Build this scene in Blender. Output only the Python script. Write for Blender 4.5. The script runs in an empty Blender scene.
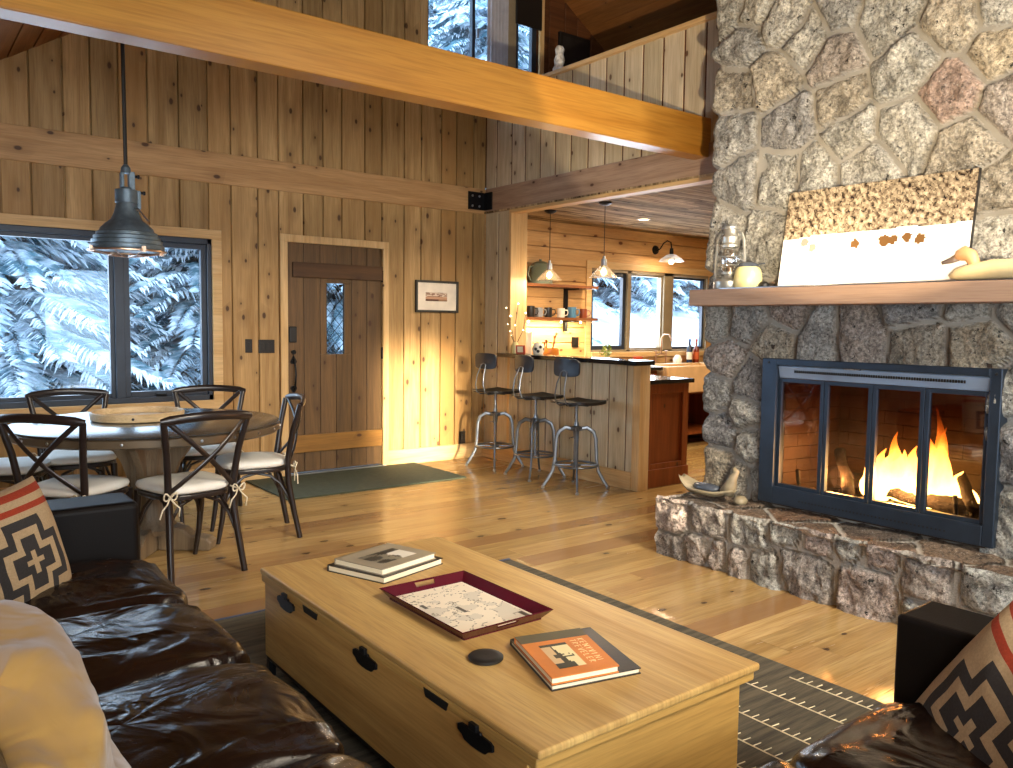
import bpy, math, random
import numpy as np
from mathutils import Vector, Matrix, noise
random.seed(7)
PI=math.pi; R=math.radians
scene=bpy.context.scene; COL=scene.collection

# ------------------------------------------------------------ mesh builder
class MB:
    def __init__(s): s.v=[]; s.f=[]; s.b=[]; s.c=[]; s.bid=0.0; s.col=None
    def add(s,vs,fs,M=None):
        o=len(s.v)
        if M is not None: vs=[M@Vector(p) for p in vs]
        s.v+= [tuple(p) for p in vs]
        for f in fs:
            s.f.append(tuple(i+o for i in f)); s.b.append(s.bid); s.c.append(s.col)
        return s
    def box(s,x0,x1,y0,y1,z0,z1,M=None):
        vs=[(x0,y0,z0),(x1,y0,z0),(x1,y1,z0),(x0,y1,z0),(x0,y0,z1),(x1,y0,z1),(x1,y1,z1),(x0,y1,z1)]
        return s.add(vs,[(0,3,2,1),(4,5,6,7),(0,1,5,4),(1,2,6,5),(2,3,7,6),(3,0,4,7)],M)
    def tube(s,pts,r,n=10,cap=True,sq=(1,1),M=None,closed=False):
        P=[Vector(p) for p in pts]; k=len(P)
        rs=r if isinstance(r,(list,tuple)) else [r]*k
        T=[]
        for i in range(k):
            if closed: t=P[(i+1)%k]-P[i-1]
            else: t=P[min(i+1,k-1)]-P[max(i-1,0)]
            T.append(t.normalized() if t.length>1e-9 else Vector((0,0,1)))
        a=Vector((0,0,1)) if abs(T[0].z)<.9 else Vector((1,0,0))
        u=(a-T[0]*a.dot(T[0])).normalized(); vs=[]; fs=[]
        for i in range(k):
            u=(u-T[i]*u.dot(T[i])).normalized(); w=T[i].cross(u)
            for j in range(n):
                an=2*PI*j/n; vs.append(P[i]+(u*math.cos(an)*sq[0]+w*math.sin(an)*sq[1])*rs[i])
        m=k if closed else k-1
        for i in range(m):
            for j in range(n):
                a0=i*n+j; a1=i*n+(j+1)%n; b0=((i+1)%k)*n+j; b1=((i+1)%k)*n+(j+1)%n
                fs.append((a0,a1,b1,b0))
        if cap and not closed:
            fs.append(tuple(range(n))[::-1]); fs.append(tuple(range((k-1)*n,k*n)))
        return s.add(vs,fs,M)
    def lathe(s,prof,c=(0,0,0),n=28,M=None,sx=1,sy=1,fl=None):
        vs=[];fs=[];k=len(prof)
        for r,z in prof:
            for j in range(n):
                a=2*PI*j/n; q=1+(fl(a,z) if fl else 0)
                vs.append((c[0]+r*q*math.cos(a)*sx,c[1]+r*q*math.sin(a)*sy,c[2]+z))
        for i in range(k-1):
            for j in range(n):
                fs.append((i*n+j,i*n+(j+1)%n,(i+1)*n+(j+1)%n,(i+1)*n+j))
        if prof[0][0]>1e-4: fs.append(tuple(range(n))[::-1])
        if prof[-1][0]>1e-4: fs.append(tuple(range((k-1)*n,k*n)))
        return s.add(vs,fs,M)
    def prism(s,poly,h0,h1,ax='z',M=None):
        n=len(poly)
        def P(a,b,h): return {'z':(a,b,h),'y':(a,h,b),'x':(h,a,b)}[ax]
        vs=[P(a,b,h0) for a,b in poly]+[P(a,b,h1) for a,b in poly]
        fs=[tuple(range(n))[::-1],tuple(range(n,2*n))]+[(i,(i+1)%n,n+(i+1)%n,n+i) for i in range(n)]
        return s.add(vs,fs,M)
    def build(s,name,mat,parent=None,smooth=False,bevel=0,seg=2,local=False,kind=None):
        me=bpy.data.meshes.new(name)
        vs=s.v
        if parent is not None and not local:
            L=Vector((0,0,0)); p=parent
            while p is not None: L=L+p.location; p=p.parent
            vs=[(a-L.x,b-L.y,c-L.z) for a,b,c in vs]
        loc=(0,0,0)
        if parent is None and kind is None and not local:
            A=np.array(vs); mn=A.min(0); mx=A.max(0); loc=((mn[0]+mx[0])/2,(mn[1]+mx[1])/2,mn[2])
            vs=(A-np.array(loc)).tolist()
        me.from_pydata(vs,[],s.f)
        if any(s.b):
            at=me.attributes.new('bid','FLOAT','FACE'); at.data.foreach_set('value',s.b)
        if any(c is not None for c in s.c):
            at=me.attributes.new('tint','FLOAT_COLOR','FACE')
            at.data.foreach_set('color',[q for c in s.c for q in ((c or (1,1,1))[:3]+(1.0,))])
        me.materials.append(mat)
        import bmesh
        bm=bmesh.new(); bm.from_mesh(me); bmesh.ops.recalc_face_normals(bm,faces=bm.faces)
        bm.to_mesh(me); bm.free()
        if smooth:
            me.polygons.foreach_set('use_smooth',[True]*len(me.polygons))
            if smooth!=2:
                try: me.set_sharp_from_angle(angle=R(42))
                except Exception: pass
        o=bpy.data.objects.new(name,me); COL.objects.link(o); o.location=loc
        if parent is not None: o.parent=parent
        if bevel:
            m=o.modifiers.new('b','BEVEL'); m.width=bevel; m.segments=seg; m.limit_method='ANGLE'; m.angle_limit=R(40)
        if kind: o['kind']=kind
        return o
def tag(o,label,cat,group=None):
    o['label']=label; o['category']=cat
    if group: o['group']=group
    return o
def thing(name,label,cat,loc=(0,0,0),rz=0,group=None):
    o=bpy.data.objects.new(name,None); COL.objects.link(o); o.location=loc; o.rotation_euler=(0,0,rz)
    o.empty_display_size=.1
    return tag(o,label,cat,group)
def copytree(o,loc,rz,label,parent=None):
    c=o.copy(); COL.objects.link(c)
    if parent: c.parent=parent
    else:
        c.location=loc; c.rotation_euler=(0,0,rz); c['label']=label
    for ch in list(o.children): copytree(ch,None,None,None,c)
    return c
def bx(name,mat,parent,x0,x1,y0,y1,z0,z1,bevel=0.003,kind=None,local=False):
    return MB().box(x0,x1,y0,y1,z0,z1).build(name,mat,parent,bevel=bevel,kind=kind,local=local)

# ------------------------------------------------------------ materials
def lin(h):
    if isinstance(h,str):
        h=h.lstrip('#'); c=[int(h[i:i+2],16)/255 for i in (0,2,4)]
        return tuple(x/12.92 if x<=.04045 else ((x+.055)/1.055)**2.4 for x in c)
    return tuple(h)
class NT:
    def __init__(s,name):
        s.m=bpy.data.materials.new(name); s.m.use_nodes=True; s.t=s.m.node_tree; s.t.nodes.clear()
        s.out=s.t.nodes.new('ShaderNodeOutputMaterial')
    def n(s,typ,ins=None,**kw):
        nd=s.t.nodes.new('ShaderNode'+typ)
        for k,v in kw.items(): setattr(nd,k,v)
        for k,v in (ins or {}).items():
            if isinstance(v,bpy.types.NodeSocket): s.t.links.new(v,nd.inputs[k])
            else:
                if isinstance(v,tuple) and len(v)==3 and nd.inputs[k].type=='RGBA': v=v+(1,)
                nd.inputs[k].default_value=v
        return nd
    def math(s,op,a,b=0.0,c=0.0,clamp=False):
        return s.n('Math',{0:a,1:b,2:c},operation=op,use_clamp=clamp).outputs[0]
    def mix(s,f,a,b,blend='MIX'):
        nd=s.t.nodes.new('ShaderNodeMix'); nd.data_type='RGBA'; nd.blend_type=blend
        for k,v in ((0,f),(6,a),(7,b)):
            if isinstance(v,bpy.types.NodeSocket): s.t.links.new(v,nd.inputs[k])
            else: nd.inputs[k].default_value=(v+(1,)) if isinstance(v,tuple) and len(v)==3 else v
        return nd.outputs[2]
    def rng(s,v,a,b,c=0.0,d=1.0):
        return s.n('MapRange',{0:v,1:a,2:b,3:c,4:d}).outputs[0]
    def vec(s,scale=(1,1,1),rot=(0,0,0),off=None,src='Object'):
        tc=s.n('TexCoord').outputs[src]
        if off is not None: tc=s.n('VectorMath',{0:tc,1:off},operation='ADD').outputs[0]
        return s.n('Mapping',{0:tc,2:rot,3:scale}).outputs[0]
    def noise(s,vec,scale,detail=3,rough=.5,dist=0.0):
        return s.n('TexNoise',{'Vector':vec,'Scale':scale,'Detail':detail,'Roughness':rough,'Distortion':dist})
    def bsdf(s,col,rough=.5,metal=0.0,bump=None,bd=.01,bs=.5,**kw):
        d={'Base Color':col,'Roughness':rough,'Metallic':metal}
        for k,v in kw.items(): d[k.replace('_',' ')]=v
        if bump is not None:
            d['Normal']=s.n('Bump',{'Height':bump,'Strength':bs,'Distance':bd}).outputs[0]
        p=s.n('BsdfPrincipled',d); s.t.links.new(p.outputs[0],s.out.inputs[0]); return s.m
def attr(t,name,o='Fac'): return t.n('Attribute',attribute_name=name).outputs[o]
def plain(name,col,rough=.5,metal=0.0,var=.12,vs=8,bs=.15,bscale=60,bd=.002,**kw):
    t=NT(name); c=lin(col); v=t.vec()
    nz=t.noise(v,vs,3).outputs[0]
    f=t.rng(nz,.3,.7,1-var,1+var)
    cc=t.mix(1.0,c,t.n('CombineColor',{0:f,1:f,2:f}).outputs[0],'MULTIPLY')
    return t.bsdf(cc,rough,metal,t.noise(v,bscale,3).outputs[0],bd,bs,**kw)
def wood(name,c1,c2,axis='z',normal=None,knots=.5,rough=.5,kc='#3c1f0c',var=.22,g=1.0,spec=.4,bs=.3,c3=None,kscale=1.0,coat=0.0):
    t=NT(name); c1=lin(c1);c2=lin(c2)
    bid=attr(t,'bid'); off=t.n('CombineXYZ',{0:t.math('MULTIPLY',bid,13.7),1:t.math('MULTIPLY',bid,29.3),2:t.math('MULTIPLY',bid,7.9)}).outputs[0]
    i='xyz'.index(axis)
    def sc(a,b):
        v=[a,a,a]; v[i]=b
        if normal: v['xyz'.index(normal)]=.02*a
        return tuple(v)
    v1=t.vec(sc(14*g,.9*g),off=off); v2=t.vec(sc(120*g,5*g),off=off)
    kv=t.vec(sc(6.2*kscale,3.6*kscale),off=off)
    n1=t.noise(v1,1.0,4,.55,.6).outputs[0]; n2=t.noise(v2,1.0,2,.6).outputs[0]
    col=t.mix(t.rng(n1,.3,.72),c1,c2)
    col=t.mix(t.rng(n2,.42,.75,0,.45),col,tuple(x*.55 for x in c2))
    wn=t.n('TexWhiteNoise',{'W':t.math('MULTIPLY',bid,91.7)},noise_dimensions='1D').outputs
    f=t.rng(wn['Value'],0,1,1-var,1+var*.8)
    col=t.mix(1.0,col,t.n('CombineColor',{0:f,1:f,2:t.math('MULTIPLY',f,t.rng(wn['Value'],0,1,.93,1.0))}).outputs[0],'MULTIPLY')
    if c3: col=t.mix(t.rng(t.n('SeparateColor',{0:wn['Color']}).outputs[1],.55,.9,0,.75),col,lin(c3))
    if knots>0:
        sx_=t.n('SeparateXYZ',{0:kv}).outputs; oth=[q for q in range(3) if q!=i and 'xyz'[q]!=normal][0]
        vo=t.n('TexVoronoi',{'Vector':t.n('CombineXYZ',{0:sx_[oth],1:sx_[i],2:0.0}).outputs[0],'Scale':1.0,'Randomness':1.0},voronoi_dimensions='2D')
        sel=t.math('GREATER_THAN',t.n('SeparateColor',{0:vo.outputs['Color']}).outputs[0],1-knots)
        sz=t.rng(t.n('SeparateColor',{0:vo.outputs['Color']}).outputs[1],0,1,.05,.13)
        dd=t.math('ADD',vo.outputs['Distance'],t.math('MULTIPLY',t.noise(v1,3.0,2).outputs[0],.03))
        k=t.math('MULTIPLY',sel,t.math('SUBTRACT',1.0,t.math('SMOOTH_MIN',1.0,t.math('DIVIDE',dd,sz),.3),clamp=True))
        halo=t.math('MULTIPLY',sel,t.math('SUBTRACT',1.0,t.math('DIVIDE',dd,t.math('MULTIPLY',sz,4.0)),clamp=True))
        col=t.mix(t.math('MULTIPLY',halo,.45),col,tuple(a*.5 for a in c2))
        col=t.mix(t.rng(k,0,.3,0,.88),col,lin(kc))
    return t.bsdf(col,t.rng(n1,.2,.8,rough-.06,rough+.08),0,n2,.002,bs,Specular_IOR_Level=spec,Coat_Weight=coat,Coat_Roughness=.12)
def emis(name,col,st):
    t=NT(name); e=t.n('Emission',{0:lin(col)+(1,),1:st}); t.t.links.new(e.outputs[0],t.out.inputs[0]); return t.m
def glassy(name,col=(1,1,1),refl=.12,rough=.02,tint=None):
    t=NT(name); tr=t.n('BsdfTransparent',{0:(tint or (1,1,1))+(1,)}); gl=t.n('BsdfGlossy',{'Color':col+(1,),'Roughness':rough})
    m=t.n('MixShader',{0:refl,1:tr.outputs[0],2:gl.outputs[0]}); t.t.links.new(m.outputs[0],t.out.inputs[0]); return t.m
def tinted(name,rough=.9,bscale=120,bs=.4,spec=.3,bd=.002,sp=0.0,sps=200,wave=None,**kw):
    t=NT(name); c=attr(t,'tint','Color'); v=t.vec()
    n=t.noise(v,bscale,2).outputs[0]
    if sp:
        f=t.rng(t.noise(v,sps,3,.7).outputs[0],.35,.65,1-sp,1+sp)
        c=t.mix(1.0,c,t.n('CombineColor',{0:f,1:f,2:f}).outputs[0],'MULTIPLY')
    h=n
    if wave:
        w=t.n('TexWave',{'Vector':v,'Scale':wave,'Distortion':1.0},bands_direction='X').outputs[1]
        h=t.math('ADD',n,w)
    return t.bsdf(c,rough,0,h,bd,bs,Specular_IOR_Level=spec,**kw)

M={}
M['pineA']=wood('pine_wall','#bd9a68','#8f6d40','z','y',.6,.55,c3='#a47a45')
M['pineB']=wood('pale_pine','#d3c4a8','#b5a386','z','x',.5,.6,var=.12,kc='#4a2c14')
M['pineK']=wood('kitchen_pine','#dcb07a','#c2925a','x','y',.55,.5,var=.1,kc='#5a2408',kscale=.8)
M['trimw']=wood('light_trim','#dcbc8c','#c79e68','z',None,.2,.5,var=.05)
M['trimx']=wood('light_trim_horizontal','#dcbc8c','#c79e68','x',None,0,.5,var=.05)
M['trimy']=wood('light_trim_depth','#dcbc8c','#c79e68','y',None,0,.5,var=.05)
M['beamA']=wood('fir_beam_wall','#c39a6a','#a67c4e','x','y',.3,.55,var=.03)
M['beamB']=wood('fir_beam_partition','#ab907a','#8f7360','y','x',.3,.6,var=.03)
M['beamBig']=wood('varnished_fir_beam','#c08a3c','#a36a22','x','y',.0,.35,var=.03,spec=.5,g=.6)
M['door']=wood('aged_door_wood','#705434','#503a23','z','y',.35,.5,var=.15)
M['doord']=wood('dark_batten_wood','#5e3f22','#442b15','x','y',.2,.5,var=.1)
M['doorb']=wood('lower_batten_wood','#94692f','#7a5424','x','y',.2,.5,var=.1)
M['floor']=wood('pine_floor','#c2a26c','#9d7a49','x','z',.35,.22,var=.18,spec=.6,bs=.06,c3='#8a6440',kscale=.8,coat=.3)
M['ceilK']=wood('barnwood_ceiling','#c9b088','#4a3424','x','z',.5,.75,var=.55,spec=.1,g=1.6,kc='#3a2a1c')
M['roof']=wood('roof_boards','#9a6433','#7c4c22','y','z',.2,.6,var=.2)
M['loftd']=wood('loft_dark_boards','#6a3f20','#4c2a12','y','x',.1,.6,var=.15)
M['oak']=wood('oak_trunk','#c6a468','#a68049','y','z',.0,.42,var=.05,g=1.2,bs=.2)
M['oaks']=wood('oak_trunk_side','#c39a5a','#a67c42','y','x',.0,.45,var=.05,g=1.2,bs=.2)
M['oake']=wood('oak_trunk_end','#c09a58','#a37c42','x','y',.0,.45,var=.05,g=1.2,bs=.2)
M['cherry']=wood('cherry_cabinet','#8f4a20','#6e3412','z',None,.15,.4,var=.1)
M['shelf']=wood('shelf_wood','#8c5630','#6a3c1d','x',None,.1,.45)
M['mantel']=wood('mantel_wood','#a0836f','#937662','y','x',.05,.55,var=.03)
M['greyw']=wood('weathered_table_wood','#8d7a62','#6c5c49','z',None,.1,.5,var=.1)
M['traywd']=wood('pale_tray_wood','#e0c9a4','#c4a67a','x',None,.2,.5)
M['blackm']=plain('black_metal','#16171a',.42,.6)
M['blackp']=plain('black_plastic','#141210',.5)
M['frame']=plain('dark_window_frame','#2b3340',.4,.2)
M['frameg']=plain('taupe_window_frame','#877a63',.45,.0)
M['iron']=plain('grey_stove_iron','#3b4654',.42,.75,bs=.1)
M['ironhood']=plain('brushed_stove_hood','#8fa3bd',.34,.35,bs=.2)
M['chair']=plain('dark_bistro_wood','#241812',.28,0,.2,spec=.5) if 0 else plain('dark_bistro_wood','#221a18',.28)
M['cushion']=plain('oatmeal_cushion','#dedbd3',.95,0,.06,bs=.5,bscale=300)
M['tie']=plain('cream_cotton_tie','#d8ccb2',.9)
M['stoolmetal']=plain('gunmetal_stool','#767d86',.36,.9)
M['stoolseat']=plain('dark_stool_seat','#141110',.5)
M['stoolback']=plain('black_stool_back','#1b1f28',.4,.2)
M['ttop']=plain('zinc_table_top','#77797a',.2,.75,.25,5)
M['tedge']=plain('bronze_table_edge','#6b5c49',.35,.5)
M['lampm']=plain('galvanised_lamp','#596873',.42,.55,.2,30)
M['copper']=plain('copper_wire','#c7a489',.3,.9)
M['counter']=plain('black_counter','#121417',.14,0,bs=.02)
M['sink']=plain('cream_sink','#c9a67a',.3)
M['steel']=plain('steel','#b8bcc2',.3,1.0)
M['white']=plain('white_ceramic','#e8e4dc',.25)
M['mat']=plain('green_door_mat','#3c4436',.95,0,.2,30,.8,400)
M['wallplate']=plain('black_wall_plate','#17120e',.4)
M['glasswin']=glassy('window_glass',(.9,.95,1),.05)
M['firegl']=None
M['mug1']=plain('black_mug','#23211f',.3); M['mug2']=plain('grey_mug','#8f9297',.3); M['mug3']=plain('white_mug','#ddd6ca',.3); M['mug4']=plain('blue_mug','#4f7fa0',.3); M['mug5']=plain('rust_mug','#8a4526',.35)
M['teal']=plain('sage_enamel','#6a7463',.4)
M['bone']=plain('carved_bone_wood','#8d7f64',.5,0,.2,20)
M['slate']=plain('dark_polished_stone','#454b55',.25,0,.3,25)
M['jug']=plain('cream_jug','#d6c88e',.35)
M['orange']=plain('orange_cover','#c9762d',.5); M['booktaupe']=plain('taupe_cover','#8f846f',.5); M['page']=plain('book_pages','#e3d8bb',.8,0,.05,bscale=300); M['bookblack']=plain('black_cover','#1c1713',.35)
M['olive']=plain('dark_olive_band','#4b452f',.5)
M['trayred']=plain('burgundy_lacquer','#480b1a',.2)
M['curtain']=plain('grey_curtain','#a9a9b4',.9)
M['ash']=plain('ash','#8d8078',.95,0,.4,20)
M['log']=plain('charred_log','#140d09',.9,0,.4,15,.9,40,.01)
M['brick']=plain('firebrick','#33241a',.85,0,.35,8,.6,40,.004)
M['rug']=None
M['bulb']=emis('warm_bulb','#ffdca0',14)
M['tiny']=emis('fairy_bulb','#ffe9b8',12)
M['snow']=plain('snow','#eef3fb',.8,0,.03,2,.3,5,.05)
M['bark']=plain('bark','#4c4038',.95,0,.3,12,.8,40,.01)

def leather():
    t=NT('brown_leather'); v=t.vec()
    n=t.noise(v,5,4,.6,1.0).outputs[0]; c=t.mix(t.rng(n,.3,.7),lin('#100a08'),lin('#24160f'))
    w=t.noise(t.vec((1,1,1)),3.8,2,.45,2.3).outputs[0]; f=t.n('TexVoronoi',{'Vector':v,'Scale':220.0}).outputs[0]
    return t.bsdf(c,t.rng(n,.3,.7,.17,.30),0,t.math('ADD',t.math('MULTIPLY',w,8.0),t.math('MULTIPLY',f,.12)),.007,.32,Specular_IOR_Level=.42)
M['leather']=leather()
M['leatherarm']=plain('dark_arm_leather','#0b0706',.55,0,.2,6,.2,150,Specular_IOR_Level=.15)
def gold():
    t=NT('tan_suede'); v=t.vec()
    n=t.noise(v,4,4,.6,1.0).outputs[0]; c=t.mix(t.rng(n,.3,.7),lin('#80602c'),lin('#a37e3e'))
    w=t.noise(v,5,2,.5,1.8).outputs[0]
    return t.bsdf(c,.6,0,w,.03,.5,Specular_IOR_Level=.4,Sheen_Weight=.3)
M['tan']=gold()
M['knit']=tinted('woven_pillow',.95,160,.7,sp=.12,sps=160)
M['art']=tinted('printed_panel',.45,40,.05)
M['stone']=None
def stone():
    t=NT('granite_stone'); c=attr(t,'tint','Color'); m=attr(t,'mort'); v=t.vec()
    a=t.noise(v,55,5,.75).outputs[0]; b=t.noise(v,9,4,.6,.5).outputs[0]; d=t.noise(v,150,2,.6).outputs[0]
    sp=t.n('TexVoronoi',{'Vector':v,'Scale':75.0}).outputs[0]
    f=t.math('MULTIPLY',t.rng(a,.38,.62,.45,1.55),t.rng(b,.3,.7,.62,1.4))
    cc=t.mix(1.0,c,t.n('CombineColor',{0:f,1:f,2:f}).outputs[0],'MULTIPLY')
    cc=t.mix(t.math('GREATER_THAN',t.noise(v,20,5,.8).outputs[0],.62),cc,tuple(x*1.0 for x in lin('#2b2a29')))
    cc=t.mix(t.rng(t.noise(v,90,3,.7).outputs[0],.62,.66,0,.7),cc,lin('#d8d2c6'))
    mc=t.mix(t.rng(d,.3,.7),lin('#8d8982'),lin('#a8a49c'))
    col=t.mix(m,cc,mc)
    h=t.math('MULTIPLY',t.math('ADD',t.math('ADD',a,t.math('MULTIPLY',b,1.5)),t.math('MULTIPLY',d,.35)),t.rng(m,0,1,1,.15))
    return t.bsdf(col,.85,0,h,.03,1.0,Specular_IOR_Level=.3)
M['stone']=stone()
def foliage():
    t=NT('snowy_needles'); g=t.n('NewGeometry').outputs['Normal']; z=t.n('SeparateXYZ',{0:g}).outputs[2]
    n=t.noise(t.vec(),3.5,3).outputs[0]
    s=t.rng(t.math('ADD',z,t.math('MULTIPLY',t.math('SUBTRACT',n,.5),3.2)),-.7,.1)
    return t.bsdf(t.mix(s,lin('#5a7c88'),lin('#eaf2fb')),.85)
M['needle']=foliage()
def rugm():
    t=NT('charcoal_rug'); v=t.vec((1,14,1)); n=t.noise(v,3,4,.6).outputs[0]
    c=t.mix(t.rng(n,.35,.65),lin('#35322b'),lin('#5a5444'))
    return t.bsdf(c,.95,0,t.noise(t.vec((20,260,1)),1,2).outputs[0],.004,.7)
M['rug']=rugm()

# ------------------------------------------------------------ boarded walls
def boards(name,mat,cuts,z0,ztop,holes,plane,axis='y',into=1,groove=.012,depth=.009,thick=.05,kind='structure',horiz=False,slot=.0045):
    """vertical boards with V grooves in the plane; cuts along the horizontal axis"""
    mb=MB(); xs=[]
    for i in range(len(cuts)-1):
        gd=.024 if slot<.006 else .012
        a,b=cuts[i],cuts[i+1]; pts=[(a,gd),(a+slot,gd),(a+slot+.0001,.005),(a+slot+.0001+groove*.4,0),(b-slot-.0001-groove*.4,0),(b-slot-.0001,.005),(b-slot,gd),(b,gd)]
        hx=sorted({h for H in holes for h in H[:2] if a+slot+.0001+groove*.4<h<b-slot-.0001-groove*.4})
        pts=pts[:4]+[(h,0) for h in hx]+pts[4:]
        for (p,dp),(q,dq) in zip(pts,pts[1:]): xs.append((p,dp,q,dq,(i+1)*.6180339%1+.01))
    for p,dp,q,dq,bid in xs:
        m=(p+q)/2; zt0=ztop(p) if callable(ztop) else ztop; zt1=ztop(q) if callable(ztop) else ztop
        cur=[(z0,z0,zt0,zt1)]
        for h in holes:
            if h[0]-1e-6<=m<=h[1]+1e-6:
                nx=[]
                for (a0,a1,b0,b1) in cur:
                    if h[2]>a0: nx.append((a0,a1,min(b0,h[2]),min(b1,h[2])))
                    if h[3]<b0 or h[3]<b1: nx.append((max(a0,h[3]),max(a1,h[3]),max(b0,h[3]),max(b1,h[3])))
                cur=nx
        mb.bid=bid
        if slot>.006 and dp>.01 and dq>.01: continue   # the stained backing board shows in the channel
        for (a0,a1,b0,b1) in cur:
            def P(u,z,d):
                if horiz: u,z=z,u
                return (u,plane+into*d,z) if axis=='y' else (plane+into*d,u,z)
            vs=[P(p,a0,dp),P(q,a1,dq),P(q,b1,dq),P(p,b0,dp),P(p,a0,thick),P(q,a1,thick),P(q,b1,thick),P(p,b0,thick)]
            mb.add(vs,[(0,1,2,3),(4,7,6,5),(0,4,5,1),(3,2,6,7)])
    return mb.build(name,mat,kind=kind)
def cuts_from(lst,a,b,w):
    l=sorted(lst)
    while l[0]>a: l.insert(0,l[0]-w*random.uniform(.85,1.15))
    while l[-1]<b: l.append(l[-1]+w*random.uniform(.85,1.15))
    l[0]=a; l[-1]=b; return l
YA,XB=6.784,4.915
WX0,WX1,WZ0,WZ1=-1.2,2.165,.715,2.03      # dining window hole
DX0,DX1,DZ1=2.81,3.745,2.055
def roofz(x): return min(2.70+.632*x, 8.6-.632*x)
# wall A, great room
boards('wall_back',M['pineA'],cuts_from([.893,1.108,1.292,1.484,1.69,1.921,2.146,2.331,2.557,2.739,2.964,3.15,3.332,3.562,3.739,3.976,4.165,4.394,4.571,4.778],-3.2,4.93,.2),0,
       lambda x:roofz(x)+.02,[(WX0,WX1,WZ0,WZ1),(DX0,DX1,-.1,DZ1),(4.21,4.9301,3.75,4.78)],YA)
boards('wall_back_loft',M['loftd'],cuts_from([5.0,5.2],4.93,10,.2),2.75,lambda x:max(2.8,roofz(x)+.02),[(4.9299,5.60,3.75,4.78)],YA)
# wall A, kitchen: horizontal boards
boards('wall_kitchen',M['pineK'],cuts_from([1.0,1.17],0,2.52,.17),4.93,10.0,[(1.06,2.02,6.42,8.50)],YA,horiz=True,groove=.008,depth=.006)
# fix: holes in horizontal layout are (z0,z1,x0,x1)
# wall B
bcuts=cuts_from([6.602,6.361,6.151,5.927,5.714,5.501,5.28,5.072,4.862,4.652,4.439,4.224,4.02],.2,YA,.21)
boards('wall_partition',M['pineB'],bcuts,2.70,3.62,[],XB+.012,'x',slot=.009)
boards('wall_partition_low',M['pineB'],[6.35,6.56,6.784],0,2.5,[],XB+.012,'x',slot=.008)
hb=cuts_from([5.783,5.38,5.163,4.949,4.745,5.58,6.0,6.2],4.66,6.35,.2)
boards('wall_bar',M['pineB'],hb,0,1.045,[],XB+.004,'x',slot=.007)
# bodies behind the boards
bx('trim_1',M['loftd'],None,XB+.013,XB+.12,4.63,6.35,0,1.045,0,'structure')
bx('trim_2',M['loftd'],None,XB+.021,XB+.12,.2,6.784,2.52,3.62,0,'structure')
bx('trim_3',M['trimw'],None,XB-.004,XB+.118,4.58,4.66,0,1.045,.003,'structure')   # bar end post
bx('trim_4',M['trimw'],None,XB+.0,XB+.205,6.335,6.37,0,2.5,.003,'structure')       # jamb
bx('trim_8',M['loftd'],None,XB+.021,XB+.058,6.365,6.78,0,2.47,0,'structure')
bx('trim_5',M['pineK'],None,XB+.062,XB+.2,6.37,6.784,0,2.5,0,'structure')
bx('trim_6',M['trimy'],None,XB-.003,XB+.12,3.2,6.365,2.455,2.492,.003,'structure') # head casing
bx('trim_7',M['trimy'],None,XB-.03,XB+.15,.2,6.784,3.62,3.655,.004,'structure')    # loft cap
MB().box(XB-.008,XB+.1,.2,6.76,2.484,2.73).build('beam_partition',M['beamB'],kind='structure',bevel=.008)
MB().box(-3.2,XB+.01,YA-.016,YA+.05,2.481,2.731).build('beam_wall',M['beamA'],kind='structure',bevel=.006)
MB().box(-3.2,4.93,3.95,4.10,2.622,2.908).build('beam_ceiling',M['beamBig'],kind='structure',bevel=.008)
# baseboards
bx('baseboard_back',M['trimx'],None,3.80,XB,YA-.018,YA+.01,0,.147,.004,'structure')
bx('baseboard_back_left',M['trimx'],None,-3,2.74,YA-.018,YA+.01,0,.147,.004,'structure')
bx('baseboard_bar',M['trimy'],None,XB-.014,XB+.01,4.66,YA,0,.15,.004,'structure')
# floor: planks along x
mb=MB(); y=-1.9; r=0; random.seed(3)
while y<YA+.3:
    w=random.choice([.11,.13,.16,.18]); x=-3.4-random.random()
    while x<10.2:
        L=random.uniform(.8,2.4); mb.bid=random.random()+.01
        mb.add([(x+.001,y+.001,0),(x+L-.001,y+.001,0),(x+L-.001,y+w-.001,0),(x+.001,y+w-.001,0),(x+.001,y+.001,-.02),(x+L-.001,y+.001,-.02),(x+L-.001,y+w-.001,-.02),(x+.001,y+w-.001,-.02)],
               [(0,1,2,3),(0,4,5,1),(1,5,6,2),(2,6,7,3),(3,7,4,0)])
        x+=L
    y+=w
mb.build('floor',M['floor'],kind='structure')
bx('subfloor',M['loftd'],None,-3.6,10.4,-2,7.0,-.12,-.019,0,'structure')
# kitchen ceiling (planks along x) and loft floor
mb=MB(); y=.2
while y<YA:
    w=random.uniform(.09,.14); x=4.9
    while x<10:
        L=random.uniform(.8,2.2); mb.bid=random.random()+.01; y1=min(y+w-.004,YA)
        mb.box(x,min(x+L-.004,10),y,y1,2.485,2.5)
        x+=L
    y+=w
mb.build('ceiling_kitchen',M['ceilK'],kind='structure')
bx('floor_loft',M['loftd'],None,XB+.05,10,.2,YA,2.5,2.75,0,'structure')
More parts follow.
